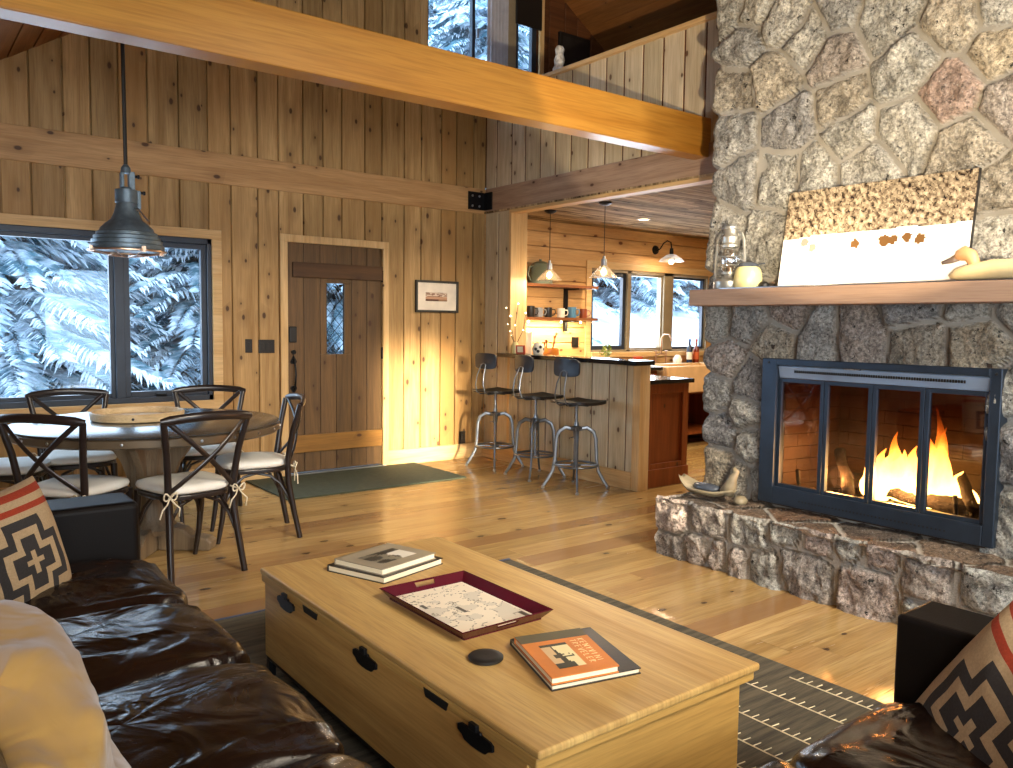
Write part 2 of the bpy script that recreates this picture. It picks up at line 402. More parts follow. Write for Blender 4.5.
# roof planes
def roof(name,x0,x1):
    mb=MB(); y=-1.9
    while y<YA+.4:
        pass; break
    n=int(abs(x1-x0)/.16); 
    for i in range(n):
        a=x0+(x1-x0)*i/n; b=x0+(x1-x0)*(i+1)/n; mb.bid=random.random()+.01
        za,zb=roofz(a),roofz(b); g=.004
        mb.add([(a+g,-1.9,za),(b-g,-1.9,zb),(b-g,YA+.3,zb),(a+g,YA+.3,za),(a,-1.9,za+.1),(b,-1.9,zb+.1),(b,YA+.3,zb+.1),(a,YA+.3,za+.1)],[(0,1,2,3),(4,7,6,5),(0,4,5,1),(1,5,6,2),(2,6,7,3),(3,7,4,0)])
    return mb.build(name,M['roof'],kind='structure')
roof('ceiling',-3.3,4.668); roof('ceiling_loft',4.668,10.2)
MB().add([(-.9,5.6,2.70+.632*-.9-.19),(3.2,5.6,2.70+.632*3.2-.19),(3.2,5.6,2.70+.632*3.2+.02),(-.9,5.6,2.70+.632*-.9+.02),(-.9,5.72,2.70+.632*-.9-.19),(3.2,5.72,2.70+.632*3.2-.19),(3.2,5.72,2.70+.632*3.2+.02),(-.9,5.72,2.70+.632*-.9+.02)],[(0,1,2,3),(4,7,6,5),(0,4,5,1),(1,5,6,2),(2,6,7,3),(3,7,4,0)]).build('beam_rafter',M['beamA'],kind='structure') if 0 else None
# other walls, out of view (left, behind, kitchen right) with window openings
boards('wall_left',M['pineA'],cuts_from([0,.2],-1.9,YA,.2),0,.8,[],-3.2,'x',-1)
boards('wall_kitchen_right',M['pineK'],cuts_from([0,.2],-1.9,YA,.2),0,6,[],10.0,'x')
boards('wall_front',M['pineA'],cuts_from([0,.2],-3.2,10,.2),0,lambda x:max(.1,roofz(x)),[(-2.6,1.2,.5,2.3),(2.2,3.5,.05,2.2)],-1.9,'y',-1)

# ------------------------------------------------------------ windows
def sash(par,x0,x1,z0,z1,w,y0,y1,mat,nm='sash'):
    mb=MB(); mb.box(x0,x0+w,y0,y1,z0,z1); mb.box(x1-w,x1,y0,y1,z0,z1); mb.box(x0+w,x1-w,y0,y1,z0,z0+w); mb.box(x0+w,x1-w,y0,y1,z1-w,z1)
    s=mb.build(nm,mat,par,bevel=.003)
    MB().box(x0+w-.005,x1-w+.005,(y0+y1)/2-.003,(y0+y1)/2+.003,z0+w-.005,z1-w+.005).build('pane',M['glasswin'],s)
    return s
def struct_empty(name,loc):
    o=bpy.data.objects.new(name,None); COL.objects.link(o); o.location=loc; o['kind']='structure'; return o
w1=struct_empty('window_1',(.5,YA,WZ0))
mb=MB(); T=.06
mb.box(WX0-.08,WX1+.078,YA-.02,YA+.01,WZ1,WZ1+.075); mb.box(WX1,WX1+.078,YA-.02,YA+.01,WZ0-.08,WZ1); mb.box(WX0-.08,WX1,YA-.03,YA+.01,WZ0-.08,WZ0)
mb.build('casing',M['trimx'],w1,bevel=.004)
mb=MB(); mb.box(WX0,WX1,YA+.0,YA+.12,WZ1-.045,WZ1); mb.box(WX0,WX1,YA,YA+.12,WZ0,WZ0+.045); mb.box(WX1-.035,WX1,YA,YA+.12,WZ0,WZ1); mb.box(1.43,1.50,YA+.005,YA+.12,WZ0,WZ1)
mb.build('window_frame',M['frame'],w1,bevel=.004)
sash(w1,1.50,WX1-.035,WZ0+.045,WZ1-.045,.042,YA+.03,YA+.08,M['frame'])
sash(w1,.2,1.43,WZ0+.045,WZ1-.045,.032,YA+.03,YA+.08,M['frame'])
sash(w1,WX0,.2,WZ0+.045,WZ1-.045,.032,YA+.03,YA+.08,M['frame'])
MB().box(1.72,1.80,YA+.0,YA+.03,WZ0+.05,WZ0+.07).build('crank_handle',M['blackm'],w1,bevel=.004)
# kitchen window
w2=struct_empty('window_2',(7.4,YA,1.06))
mb=MB(); mb.box(6.34,8.6,YA-.02,YA+.01,2.02,2.10); mb.box(6.34,6.42,YA-.02,YA+.01,1.0,2.02); mb.box(6.42,8.6,YA-.04,YA+.01,1.0,1.06)
mb.build('casing',M['trimx'],w2,bevel=.004)
mb=MB(); mb.box(6.42,8.5,YA,YA+.12,1.985,2.02); mb.box(6.42,8.5,YA,YA+.12,1.06,1.085); mb.box(6.42,6.44,YA,YA+.12,1.06,2.02); mb.box(7.02,7.08,YA,YA+.12,1.06,2.02); mb.box(7.66,7.83,YA,YA+.12,1.06,2.02); mb.box(8.48,8.5,YA,YA+.12,1.06,2.02)
mb.build('window_frame',M['frameg'],w2,bevel=.003)
sash(w2,6.44,7.02,1.085,1.985,.05,YA+.03,YA+.08,M['frame']); sash(w2,7.08,7.66,1.085,1.985,.022,YA+.03,YA+.08,M['frameg']); sash(w2,7.83,8.46,1.085,1.985,.03,YA+.03,YA+.08,M['frame'])
# loft window
w3=struct_empty('window_3',(4.9,YA,3.75))
mb=MB(); mb.box(4.14,4.215,YA-.02,YA+.01,3.7,4.85); mb.box(5.60,5.66,YA-.02,YA+.01,3.7,4.85); mb.box(4.14,5.66,YA-.02,YA+.01,4.78,4.85); mb.box(4.14,5.66,YA-.02,YA+.01,3.68,3.75)
mb.build('casing',M['trimw'],w3,bevel=.004)
mb=MB(); mb.box(5.17,5.29,YA-.01,YA+.1,3.75,4.78); mb.box(4.21,5.6,YA,YA+.12,4.75,4.78); mb.box(4.21,5.6,YA,YA+.12,3.75,3.78)
mb.build('window_frame',M['frameg'],w3,bevel=.003)
sash(w3,4.22,4.80,3.78,4.75,.035,YA+.03,YA+.08,M['frame']); sash(w3,4.78,5.17,3.78,4.75,.035,YA+.05,YA+.10,M['frame']); sash(w3,5.29,5.59,3.78,4.75,.06,YA+.03,YA+.08,M['frame'])
MB().box(4.795,4.82,YA-.01,YA+.03,4.2,4.3).build('latch',M['steel'],w3,bevel=.005)
mb=MB(); n=60
for i in range(n):
    x=4.90+.25*i/n; x2=4.90+.25*(i+1)/n; f=lambda t:YA-.045+.022*math.sin((t-4.9)*2*PI/.042)
    mb.add([(x,f(x),3.6),(x2,f(x2),3.6),(x2,f(x2),4.9),(x,f(x),4.9),(x,f(x)+.004,3.6),(x2,f(x2)+.004,3.6),(x2,f(x2)+.004,4.9),(x,f(x)+.004,4.9)],[(0,1,2,3),(4,7,6,5)])
tag(mb.build('curtain',M['curtain'],smooth=2),'striped grey curtain hanging at the loft window','curtain')
MB().box(5.26,5.6,YA-.05,YA-.03,4.44,4.78).build('shade',M['blackp'],w3,bevel=.004)

# ------------------------------------------------------------ entry door
d=struct_empty('door_1',((DX0+DX1)/2,YA,0))
mb=MB(); mb.box(2.743,2.81,YA-.02,YA+.01,0,2.055); mb.box(3.745,3.803,YA-.02,YA+.01,0,2.055); mb.box(2.743,3.803,YA-.02,YA+.01,2.055,2.12)
mb.build('door_casing',M['trimw'],d,bevel=.004)
mb=MB()
cw=[2.812,2.968,3.123,3.184,3.359,3.433,3.588,3.742]
for a,b in ((2.812,2.968),(2.968,3.123),(3.433,3.588),(3.588,3.742)):
    mb.bid=random.random()+.01; mb.box(a+.002,b-.002,YA+.012,YA+.05,.028,2.056)
for a,b,l in ((3.123,3.278,0),(3.278,3.433,1)):
    mb.bid=random.random()+.01
    mb.box(a+.002,b-.002,YA+.012,YA+.05,.028,1.078); mb.box(a+.002,b-.002,YA+.012,YA+.05,1.716,2.056)
    if l: mb.box(3.359,b-.002,YA+.012,YA+.05,1.078,1.716)
    else: mb.box(a+.002,3.184,YA+.012,YA+.05,1.078,1.716)
lf=mb.build('door_leaf',M['door'],d,bevel=.004)
MB().box(2.86,3.742,YA-.014,YA+.014,1.756,1.888).build('batten',M['doord'],d,bevel=.005)
MB().box(2.85,3.742,YA-.014,YA+.014,.205,.36).build('batten',M['doorb'],d,bevel=.005)
MB().box(3.184,3.359,YA+.028,YA+.034,1.078,1.716).build('pane',M['glasswin'],d)
mb=MB()
for i in range(-3,9):
    for sgn in (1,-1):
        # diagonal leads clipped to the light
        z0=1.078+i*.107; pts=[]
        xa,xb=3.184,3.359; za=z0 if sgn>0 else z0+.21; zb=z0+.21 if sgn>0 else z0
        t0,t1=0,1
        dz=zb-za
        for lim,s_ in ((1.078,1),(1.716,-1)):
            pa,pb=s_*(za-lim),s_*(zb-lim)
            if pa<0 and pb<0: t1=-1
            elif pa<0: t0=max(t0,pa/(pa-pb))
            elif pb<0: t1=min(t1,pa/(pa-pb))
        if t1>t0+.02: mb.tube([(xa+(xb-xa)*t0,YA+.027,za+dz*t0),(xa+(xb-xa)*t1,YA+.027,za+dz*t1)],.003,5)
mb.box(3.184,3.19,YA+.02,YA+.03,1.078,1.716); mb.box(3.353,3.359,YA+.02,YA+.03,1.078,1.716)
mb.build('leading',M['blackm'],d)
MB().box(2.826,2.895,YA-.012,YA+.02,1.185,1.325).build('deadbolt',M['blackp'],d,bevel=.008)
mb=MB(); mb.tube([(2.866,YA+.0,1.06),(2.866,YA-.03,1.0),(2.866,YA-.05,.9),(2.866,YA-.03,.8),(2.866,YA,.76)],.009,8)
for zc,s_ in ((1.02,1),(.78,-1)):
    mb.prism([(2.866+.028*x,zc+s_*z*.04) for x,z in ((0,1.3),(.5,.6),(1,0),(.8,-.5),(.2,-.6),(-.2,-.6),(-.8,-.5),(-1,0),(-.5,.6))],YA-.004,YA+.014,'y')
mb.lathe([(0,-.012),(.02,-.012),(.02,.012),(0,.012)],(0,0,0),12,Matrix.Translation((2.866,YA+.0,1.10))@Matrix.Rotation(PI/2,4,'X'))
mb.build('door_handle',M['blackm'],d,smooth=True)
for z in (.295,1.083,1.80):
    MB().box(3.735,3.75,YA-.012,YA+.012,z-.055,z+.055).build('hinge',M['blackm'],d,bevel=.003)
bx('threshold',M['steel'],d,2.78,3.77,YA-.04,YA+.05,.0,.022,.004)
mt=MB().box(2.42,4.09,5.87,6.77,0,.012).build('door_mat',M['mat'],bevel=.004); tag(mt,'dark green flat doormat on the floor at the entry door','door mat')

# wall items
def plate(x0,x1,z0,z1,label,y=YA,sw=1,name='light_switch',cat='switch'):
    p=thing(name,label,cat,((x0+x1)/2,y,z0))
    bx('cover_plate',M['wallplate'],p,x0,x1,y-.012,y+.0,z0,z1,.003)
    for i in range(sw):
        c=x0+(x1-x0)*(i+.5)/sw; zc=(z0+z1)/2
        bx('toggle' if name=='light_switch' else 'socket',M['blackp'],p,c-.012,c+.012,y-.017,y-.01,zc-.03,zc+.03,.002)
plate(2.435,2.495,1.10,1.215,'single black light switch on pine wall beside the window trim')
plate(2.55,2.69,1.095,1.21,'wide black triple light switch on pine wall beside the door casing',sw=3)
plate(4.628,4.70,.15,.275,'black wall outlet low on the pine wall near the room corner',name='wall_outlet',cat='outlet')
plate(2.27,2.35,.27,.39,'black wall outlet low on the pine wall behind the dining table',name='wall_outlet',cat='outlet')
plate(6.14,6.24,1.12,1.235,'dark brown outlet on the kitchen backsplash below the mug shelf',name='wall_outlet',cat='outlet')
pf=thing('framed_picture','small dark framed landscape print with wide cream mat right of the door','picture',(4.345,YA,1.475))
mb=MB(); X0,X1,Z0,Z1=4.095,4.59,1.475,1.785; 
mb.box(X0,X0+.022,YA-.03,YA-.002,Z0,Z1); mb.box(X1-.022,X1,YA-.03,YA-.002,Z0,Z1); mb.box(X0+.022,X1-.022,YA-.03,YA-.002,Z0,Z0+.022); mb.box(X0+.022,X1-.022,YA-.03,YA-.002,Z1-.022,Z1)
mb.build('frame',M['blackp'],pf,bevel=.003)
bx('mat_board',plain('cream_mat','#e6dac8',.8),pf,X0+.02,X1-.02,YA-.014,YA-.004,Z0+.02,Z1-.02,0)
mb=MB(); nu,nv=40,14
for i in range(nu):
    for j in range(nv):
        u,v=i/nu,j/nv; q=noise.noise(Vector((u*5,v*9,3)))
        if v<.15: c=lin('#4a2412') if u<.6 else lin('#8a6a4c')
        elif v<.5: c=lin('#b98d70')
        elif v<.8: c=lin('#8a6450') if q>0 else lin('#d8c4b0')
        else: c=lin('#a08878') if q>0 else lin('#cdb9a4')
        mb.col=tuple(c); x=4.21+.25*u; z=1.585+.085*v; mb.add([(x,YA-.0155,z),(x+.25/nu,YA-.0155,z),(x+.25/nu,YA-.0155,z+.085/nv),(x,YA-.0155,z+.085/nv)],[(0,1,2,3)])
mb.build('print',M['art'],pf)
br=thing('corner_bracket','black bolted steel bracket joining the wall beams in the corner','bracket',(4.86,YA-.06,2.52))
mb=MB(); mb.box(4.70,4.905,YA-.028,YA-.016,2.515,2.69); mb.box(4.893,4.907,YA-.15,YA-.016,2.515,2.69); mb.build('steel_plate',M['blackm'],br,bevel=.002)
mb=MB()
for x in (4.745,4.83):
    for z in (2.55,2.65): MB().lathe([(0,0),(.011,0),(.011,.008),(0,.010)],n=8,M=Matrix.Translation((x,YA-.028,z))@Matrix.Rotation(PI/2,4,'X')).build('bolt',M['steel'],br)
# loft items
pc=thing('framed_picture','black framed picture on the dark loft wall beside the window','picture',(5.95,YA,3.85))
MB().box(5.86,6.30,YA-.04,YA-.002,3.95,4.50).build('frame',M['blackp'],pc,bevel=.004)
MB().box(5.90,6.26,YA-.044,YA-.036,3.99,4.46).build('print',plain('dark_print','#1e1c1c',.35,0,.6,6),pc)
st=MB(); st.lathe([(0,0),(.05,0),(.055,.03),(.04,.06),(.05,.11),(.035,.16),(.045,.2),(.03,.23),(0,.24)],(4.965,5.72,3.655),10,sx=1,fl=lambda a,z:.12*math.sin(3*a+z*20))
o=st.build('carved_figure',plain('birch_bark','#c9c6c2',.8,0,.5,25),smooth=2); tag(o,'pale speckled carved figure standing on the loft wall ledge','figurine')

# ------------------------------------------------------------ stone chimney
def voro_field(u,v,seeds,warp=.035):
    p=Vector((u*3.1,v*3.1,1.7)); uu=u+warp*noise.noise(p); vv=v+warp*noise.noise(p+Vector((9,4,2)))
    uu+=.010*noise.noise(Vector((u*14,v*14,0))); vv+=.010*noise.noise(Vector((u*14,v*14,8)))
    D=(S_[seeds][:,0]-uu)**2+(S_[seeds][:,1]-vv)**2
    if seeds=='h': D=np.sqrt((S_[seeds][:,0]-u-.25*(uu-u))**4+(S_[seeds][:,1]*1.25-v*1.25-.2*(vv-v))**4)
    i=np.argpartition(D,1)[:2]; a,b=(i[0],i[1]) if D[i[0]]<D[i[1]] else (i[1],i[0])
    L=math.hypot(*(S_[seeds][a]-S_[seeds][b])); e=(D[b]-D[a])/(2*L+1e-6)
    # third-closest edge check is skipped: nearest bisector is enough at this scale
    return int(a),e
S_={}
def stonecol(k,warm=0):
    r=random.Random(k*7919+13); t=r.random()
    if t<.55: base=lin(r.choice(['#979590','#a3a097','#858381','#ada99f']))
    elif t<.8: base=lin(r.choice(['#a59b8a','#978e7f','#ada08a']))
    else: base=lin(r.choice(['#938980','#9b8f86']))
    return tuple(base)
def stonewall(name,seeds,u0,u1,v0,v1,du,place,hole=None,mortar=.011,bulge=.05,rr=.045,colf=stonecol,key=0,edge=0.0):
    S_[name]=np.array(seeds,float); nu=int(round((u1-u0)/du)); nv=int(round((v1-v0)/du))
    tilt={}
    vs=[];cols=[];mort=[];idx={}
    for i in range(nu+1):
        for j in range(nv+1):
            u=u0+(u1-u0)*i/nu; v=v0+(v1-v0)*j/nv
            k,e=voro_field(u,v,name)
            if k not in tilt:
                r=random.Random(k*31+key); tilt[k]=(r.uniform(-.09,.09),r.uniform(-.12,.12),r.uniform(.7,1.15))
            tx,ty,am=tilt[k]; q=max(0.0,min(1.0,(e-mortar)/rr)); q=math.sqrt(1-(1-q)**2)
            n3=Vector((u*1.0,v*1.0,k*1.3))
            h=bulge*am*q
            if q>0:
                h+=q*(tx*(u-S_[name][k][0])+ty*(v-S_[name][k][1]))+q*(.028*noise.fractal(n3*6,1.0,2.0,3)+.013*noise.noise(n3*22)+.006*noise.noise(n3*45))
            else: h+=.003*noise.noise(n3*30)
            m=1.0 if e<mortar else max(0.0,1-(e-mortar)/.006)
            vs.append(place(u,v,h)); cols.append(colf(k+key)); mort.append(m)
    fs=[]
    for i in range(nu):
        for j in range(nv):
            u=u0+(u1-u0)*(i+.5)/nu; v=v0+(v1-v0)*(j+.5)/nv
            if hole and hole[0]<u<hole[1] and hole[2]<v<hole[3]: continue
            a=i*(nv+1)+j; fs.append((a,a+nv+1,a+nv+2,a+1))
    return vs,fs,cols,mort
def stonebuild(name,parts):
    V=[];F=[];Cc=[];Mo=[]
    for vs,fs,c,m in parts:
        o=len(V); V+=vs; F+=[tuple(a+o for a in f) for f in fs]; Cc+=c; Mo+=m
    me=bpy.data.meshes.new(name); me.from_pydata(V,[],F)
    at=me.attributes.new('tint','FLOAT_COLOR','POINT'); at.data.foreach_set('color',[q for c in Cc for q in (c+(1.0,))])
    at=me.attributes.new('mort','FLOAT','POINT'); at.data.foreach_set('value',Mo)
    me.materials.append(M['stone']); me.polygons.foreach_set('use_smooth',[True]*len(F))
    o=bpy.data.objects.new(name,me); COL.objects.link(o); o['kind']='structure'; return o
seeds=[(3.19,3.26),(2.99,3.22),(3.04,3.02),(2.78,3.09),(2.65,2.97),(2.46,3.07),(2.48,2.82),(3.12,2.75),(2.84,2.78),(2.71,2.52),(2.45,2.58),(2.19,2.96),(1.88,2.82),(2.07,2.66),(1.67,2.64),(1.86,2.49),(1.64,2.84),(1.63,2.39),(1.78,2.25),(2.07,2.36),(2.37,2.38),(2.27,2.2),(2.56,2.2),(3.14,2.52),(3.06,2.21),(2.77,2.2),(3.17,1.99),(2.86,1.87),(1.63,2.01),(1.6,1.78),(2.44,1.9),(2.06,1.86),(3.19,1.42),(2.98,1.41),(2.71,1.47),(2.79,1.3),(2.52,1.32),(3.12,1.17),(2.94,1.03),(2.26,1.34),(1.94,1.30),(1.67,1.29),(1.96,1.49),(1.7,1.49),(1.5,1.46),(1.46,1.1),(3.19,.96),(2.98,.84),(3.14,.74),(2.93,.66),(3.16,.5),(3.0,.45),(2.87,.47),(1.46,.79),(1.46,.5),
  (1.3,.62),(1.25,.95),(1.2,1.25),(1.35,1.7),(1.3,2.1),(1.35,2.5),(1.3,2.9),(1.0,.8),(1.0,1.2),(1.0,1.7),(1.0,2.2),(1.0,2.7),(.7,.7),(.7,1.2),(.7,1.8),(.7,2.4),(.7,2.9)]
r=random.Random(5)
for i in range(9):
    for j in range(6): seeds.append((3.15-.32*i+r.uniform(-.07,.07),3.5+.27*j+r.uniform(-.07,.07)))
for j in range(16): seeds.append((3.62+r.uniform(-.05,.05),.25+.3*j)); 
CY=3.262; CX=4.06
pinks={15:'#a08a7e',37:'#a39a92'}
def ccol(k):
    if k in pinks: return tuple(lin(pinks[k]))
    return stonecol(k)
def placeF(u,v,h):
    if u<=CY:
        t=max(0,1-(CY-u)/.05); return (CX+.045-h+.03*t*t, u+h*.08*t, v)
    s=u-CY; t=max(0,1-s/.05)
    return (CX+.03+.045+s*1.0, CY+h*.22-.002, v)
stonebuild('wall_chimney',[stonewall('c',seeds,.5,3.98,.3,4.6,.0125,placeF,hole=(1.6,2.78,.3,1.15),colf=ccol)])
# chimney core (mortar behind) as boxes around the firebox
mb=MB(); mb.box(4.10,4.95,.52,1.5,0,6.5); mb.box(4.10,4.95,2.88,3.2,0,6.5); mb.box(4.10,4.95,1.5,2.88,1.25,6.5); mb.box(4.10,4.95,1.5,2.88,0,.36)
mb.build('wall_chimney_core',plain('mortar_core','#8a857c',.9),kind='structure')
# hearth
hs=[(3.14,.25),(3.14,.03),(2.9,.27),(2.95,.08),(2.83,.08),(2.62,.26),(2.70,.07),(2.54,.08),(2.22,.33),(2.29,.13),(1.93,.13),(1.90,.33),(1.68,.25),(1.42,.27),(1.66,.04),(1.42,.05),(1.15,.25),(1.15,.07),(.9,.2),(.65,.2),(2.38,.34),(2.05,.34)]
HX=3.70
def placeH(u,v,h):
    t=max(0,1-(.35-v)/.03); 
    return (HX-h+.015*t*t, min(u,3.27)+0, min(v,.352))
def placeHT(u,v,h): return (3.66+v, min(u,3.27), .325+h*.55)
hts=[(3.05,.1),(2.95,.32),(2.7,.14),(2.55,.3),(2.3,.12),(2.1,.3),(1.9,.1),(1.65,.25),(1.4,.1),(1.3,.35),(1.05,.1),(.8,.25),(.55,.1)]
def placeHS(u,v,h): return (3.70+u,3.262+h*.4,v)
def hcol(k): return tuple(lin(random.Random(k*17+5).choice(['#a0968e','#a89a92','#a3a29c','#b0a49a','#958e88'])))
def htcol(k): return tuple(lin(random.Random(k*23+5).choice(['#6d5b4c','#7a6857','#5f544b','#7b5f49'])))
stonebuild('floor_hearth',[stonewall('h',hs,.5,3.27,0,.352,.0125,placeH,colf=hcol,bulge=.035,rr=.03,mortar=.013,key=50),
   stonewall('ht',hts,.5,3.27,0,.46,.0125,placeHT,colf=htcol,bulge=.02,rr=.05,key=90),
   stonewall('hsd',[(0.1,.1),(.3,.22),(.5,.1),(.1,.3),(.5,.3)],0,.5,0,.335,.02,placeHS,colf=hcol,bulge=.03,key=120)])
MB().box(3.72,4.15,.52,3.25,0,.315).build('floor_hearth_core',M['ash'],kind='structure')

# ------------------------------------------------------------ fireplace insert
FX=4.02; _k=4.02/4.06
def fy(y): return y*_k
def fz(z): return 1.3671+(z-1.3671)*_k
FY0,FY1,FZ0,FZ1=fy(1.552),fy(2.832),.365,fz(1.192)
fp=thing('fireplace_insert','dark steel fireplace insert with four glass doors set in the stone chimney','fireplace',(4.1,2.19,FZ0))
mb=MB()
for a,b,c,e in ((FY0,1.588,FZ0,FZ1),(2.708,FY1,FZ0,FZ1),(1.588,2.708,1.157,FZ1),(1.588,2.708,FZ0,.462)): mb.box(FX,FX+.10,a,b,c,e)
mb.build('surround',M['iron'],fp,bevel=.004)
mb=MB(); mb.prism([(FX+.02,1.155),(FX+.012,1.15),(FX+.03,1.085),(FX+.06,1.085),(FX+.06,1.155)],1.59,2.706,'y'); mb.build('hood',M['ironhood'],fp,bevel=.002)
mb=MB()
for i in range(70): mb.box(FX+.012,FX+.02,1.70+i*.013,1.707+i*.013,1.118,1.132)
mb.build('vent_slots',M['blackp'],fp); mb=MB()
for i in range(40): mb.box(FX-.002,FX+.01,1.75+i*.02,1.757+i*.02,.40,.408)
mb.build('vent_slots',M['blackp'],fp)
FGt=NT('sooty_fire_glass')
vv=FGt.vec((1,3,1)); nz=FGt.noise(vv,3,4,.6).outputs[0]; zc=FGt.n('SeparateXYZ',{0:FGt.n('TexCoord').outputs['Object']}).outputs[2]
soot=FGt.rng(FGt.math('ADD',zc,FGt.math('MULTIPLY',nz,.25)),.50,.78,0,.8)
tr=FGt.n('BsdfTransparent',{0:FGt.mix(soot,(1.0,.93,.82),(.30,.08,.02))}); gl=FGt.n('BsdfGlossy',{'Color':(.8,.85,1,1),'Roughness':.03})
FGt.t.links.new(FGt.n('MixShader',{0:.10,1:tr.outputs[0],2:gl.outputs[0]}).outputs[0],FGt.out.inputs[0]); M['firegl']=FGt.m
ys=[2.708,2.423,2.152,1.886,1.588]
for k in range(4):
    a,b=ys[k+1]+.002,ys[k]-.002; w=.021
    mb=MB(); mb.box(FX+.022,FX+.05,a,a+w,.463,1.083); mb.box(FX+.022,FX+.05,b-w,b,.458,1.083); mb.box(FX+.022,FX+.05,a+w,b-w,.458,.482); mb.box(FX+.022,FX+.05,a+w,b-w,1.062,1.083)
    dr=mb.build('glass_door',M['iron'],fp,bevel=.002)
    MB().box(FX+.034,FX+.038,a+w-.003,b-w+.003,.479,1.065).build('pane',M['firegl'],dr)
mb=MB()
for y in (2.76,1.562):
    for z in (1.17,): MB().lathe([(0,0),(.007,0),(.007,.004),(0,.006)],n=8,M=Matrix.Translation((FX,y,z))@Matrix.Rotation(-PI/2,4,'Y')).build('screw',M['blackp'],fp)
mb=MB()
# firebox: back, sides, floor, top as brick courses
def bricks(P,w,h,L=.22,H=.075):
    z=0;row=0
    while z<h:
        x=-(L/2)*(row%2)
        while x<w:
            a,b=max(0,x+.0015),min(w,x+L-.0015); mb.bid=random.random()+.01
            if b>a: mb.add([P(a,z+.0015,0),P(b,z+.0015,0),P(b,min(h,z+H-.0015),0),P(a,min(h,z+H-.0015),0)]+[P(a,z+.0015,.02),P(b,z+.0015,.02),P(b,min(h,z+H-.0015),.02),P(a,min(h,z+H-.0015),.02)],[(0,1,2,3),(4,7,6,5),(0,4,5,1),(1,5,6,2),(2,6,7,3),(3,7,4,0)])
            x+=L
        z+=H;row+=1
BXd=4.62
bricks(lambda u,v,d_:(BXd+d_,1.72+u,.37+v),.94,.9)
bricks(lambda u,v,d_:(4.06+u,2.76-u*.17+d_,.37+v),.58,.9); bricks(lambda u,v,d_:(4.06+u,1.62+u*.17-d_,.37+v),.58,.9)
mb.box(4.04,4.7,1.58,2.8,.355,.37); mb.box(4.11,4.7,1.55,2.85,1.20,1.23); mb.box(4.66,4.70,1.55,2.85,.36,1.25); mb.box(4.13,4.7,2.80,2.83,.36,1.2); mb.box(4.13,4.7,1.55,1.58,.36,1.2)
mb.build('firebox',M['brick'],fp)
mb=MB()
for k in range(9):
    y=1.78+.1*k; mb.tube([(4.18,y,.43),(4.52,y,.42)],.008,6)
mb.tube([(4.18,1.72,.42),(4.18,2.65,.42)],.010,6); mb.tube([(4.16,1.76,.40),(4.13,1.76,.56)],.012,6); mb.tube([(4.16,2.62,.40),(4.13,2.62,.56)],.012,6)
g=thing('fire_grate','black iron grate holding burning logs in the fireplace','grate',(4.3,2.19,.37)); mb.build('bars',M['blackm'],g)
[MB().box(x-.008,x+.008,y-.008,y+.008,.37,.425).build('foot',M['blackm'],g) for x in (4.19,4.5) for y in (1.77,2.6)]
def log(p,q,r_,lab,k):
    P=[Vector(p).lerp(Vector(q),t/7) for t in range(8)]
    P=[a+Vector((noise.noise(a*9+Vector((k,0,0))),noise.noise(a*9+Vector((0,k,0))),noise.noise(a*9+Vector((0,0,k)))))*.012 for a in P]
    tag(MB().tube(P,[r_*(.9+.2*noise.noise(a*7)) for a in P],12).build('log',M['log'],smooth=2),lab,'log')
log((4.28,1.72,.475),(4.34,2.30,.48),.045,'charred horizontal log burning at the front of the fire',1)
log((4.42,1.80,.50),(4.40,2.45,.50),.05,'charred log burning at the back of the grate',2)
log((4.20,1.70,.50),(4.42,1.86,.62),.028,'thin blackened stick crossing the fire at the right',3)
log((4.22,2.36,.46),(4.40,2.52,.66),.035,'grey charred log leaning up at the left of the fire',4)
mb=MB()
nx,ny=16,40
vs=[];
for i in range(nx+1):
    for j in range(ny+1):
        x=4.08+.5*i/nx; y=1.68+1.02*j/ny; vs.append((x,y,.372+.045*max(0,noise.fractal(Vector((x*9,y*9,2)),1,2,3)+.4)))
mb.add(vs,[(i*(ny+1)+j,(i+1)*(ny+1)+j,(i+1)*(ny+1)+j+1,i*(ny+1)+j+1) for i in range(nx) for j in range(ny)])
o=mb.build('ash_bed',M['ash'],smooth=2,kind='stuff'); o['label']='bed of grey ash and embers under the grate'; o['category']='ash'
ft=NT('flame'); z=ft.n('SeparateXYZ',{0:ft.n('TexCoord').outputs['Object']}).outputs[2]
h=ft.math('ADD',z,ft.math('MULTIPLY',ft.math('SUBTRACT',ft.noise(ft.vec((7,7,3)),1.0,3,.6).outputs[0],.5),.22))
cr=ft.mix(ft.rng(h,.08,.34),(1.0,.62,.16),(1.0,.22,.02)); em=ft.n('Emission',{0:cr,1:ft.rng(h,0.0,.40,14,2.5)}); tp=ft.n('BsdfTransparent')
ft.t.links.new(ft.n('MixShader',{0:ft.rng(h,.12,.44,.0,.92),1:em.outputs[0],2:tp.outputs[0]}).outputs[0],ft.out.inputs[0])
mb=MB(); rf=random.Random(11)
for (y,x,hh,w) in ((2.32,4.36,.20,.06),(2.24,4.33,.27,.08),(2.16,4.34,.28,.09),(2.20,4.40,.36,.07),(2.08,4.36,.30,.09),(2.00,4.34,.30,.08),(1.97,4.37,.52,.06),(1.92,4.33,.42,.06),(1.86,4.36,.20,.06),(2.26,4.42,.26,.06),(2.04,4.42,.36,.08),(1.80,4.36,.14,.06)):
    pts=[];rs=[]
    ph=rf.random()*6
    for i in range(12):
        t=i/11; pts.append((x+.02*math.sin(ph+t*5),y+.035*t*math.sin(ph+t*6)-.02*t,.445+hh*t)); rs.append(max(.002,w*(math.sin(PI*min(1,(t*.75+.22)))**1.2)*(1-t*.6)))
    mb.tube(pts,rs,12,sq=(.7,1.1))
o=mb.build('flames',ft.m,smooth=2); o['kind']='stuff'; tag(o,'bright yellow orange flames burning on the logs','fire')

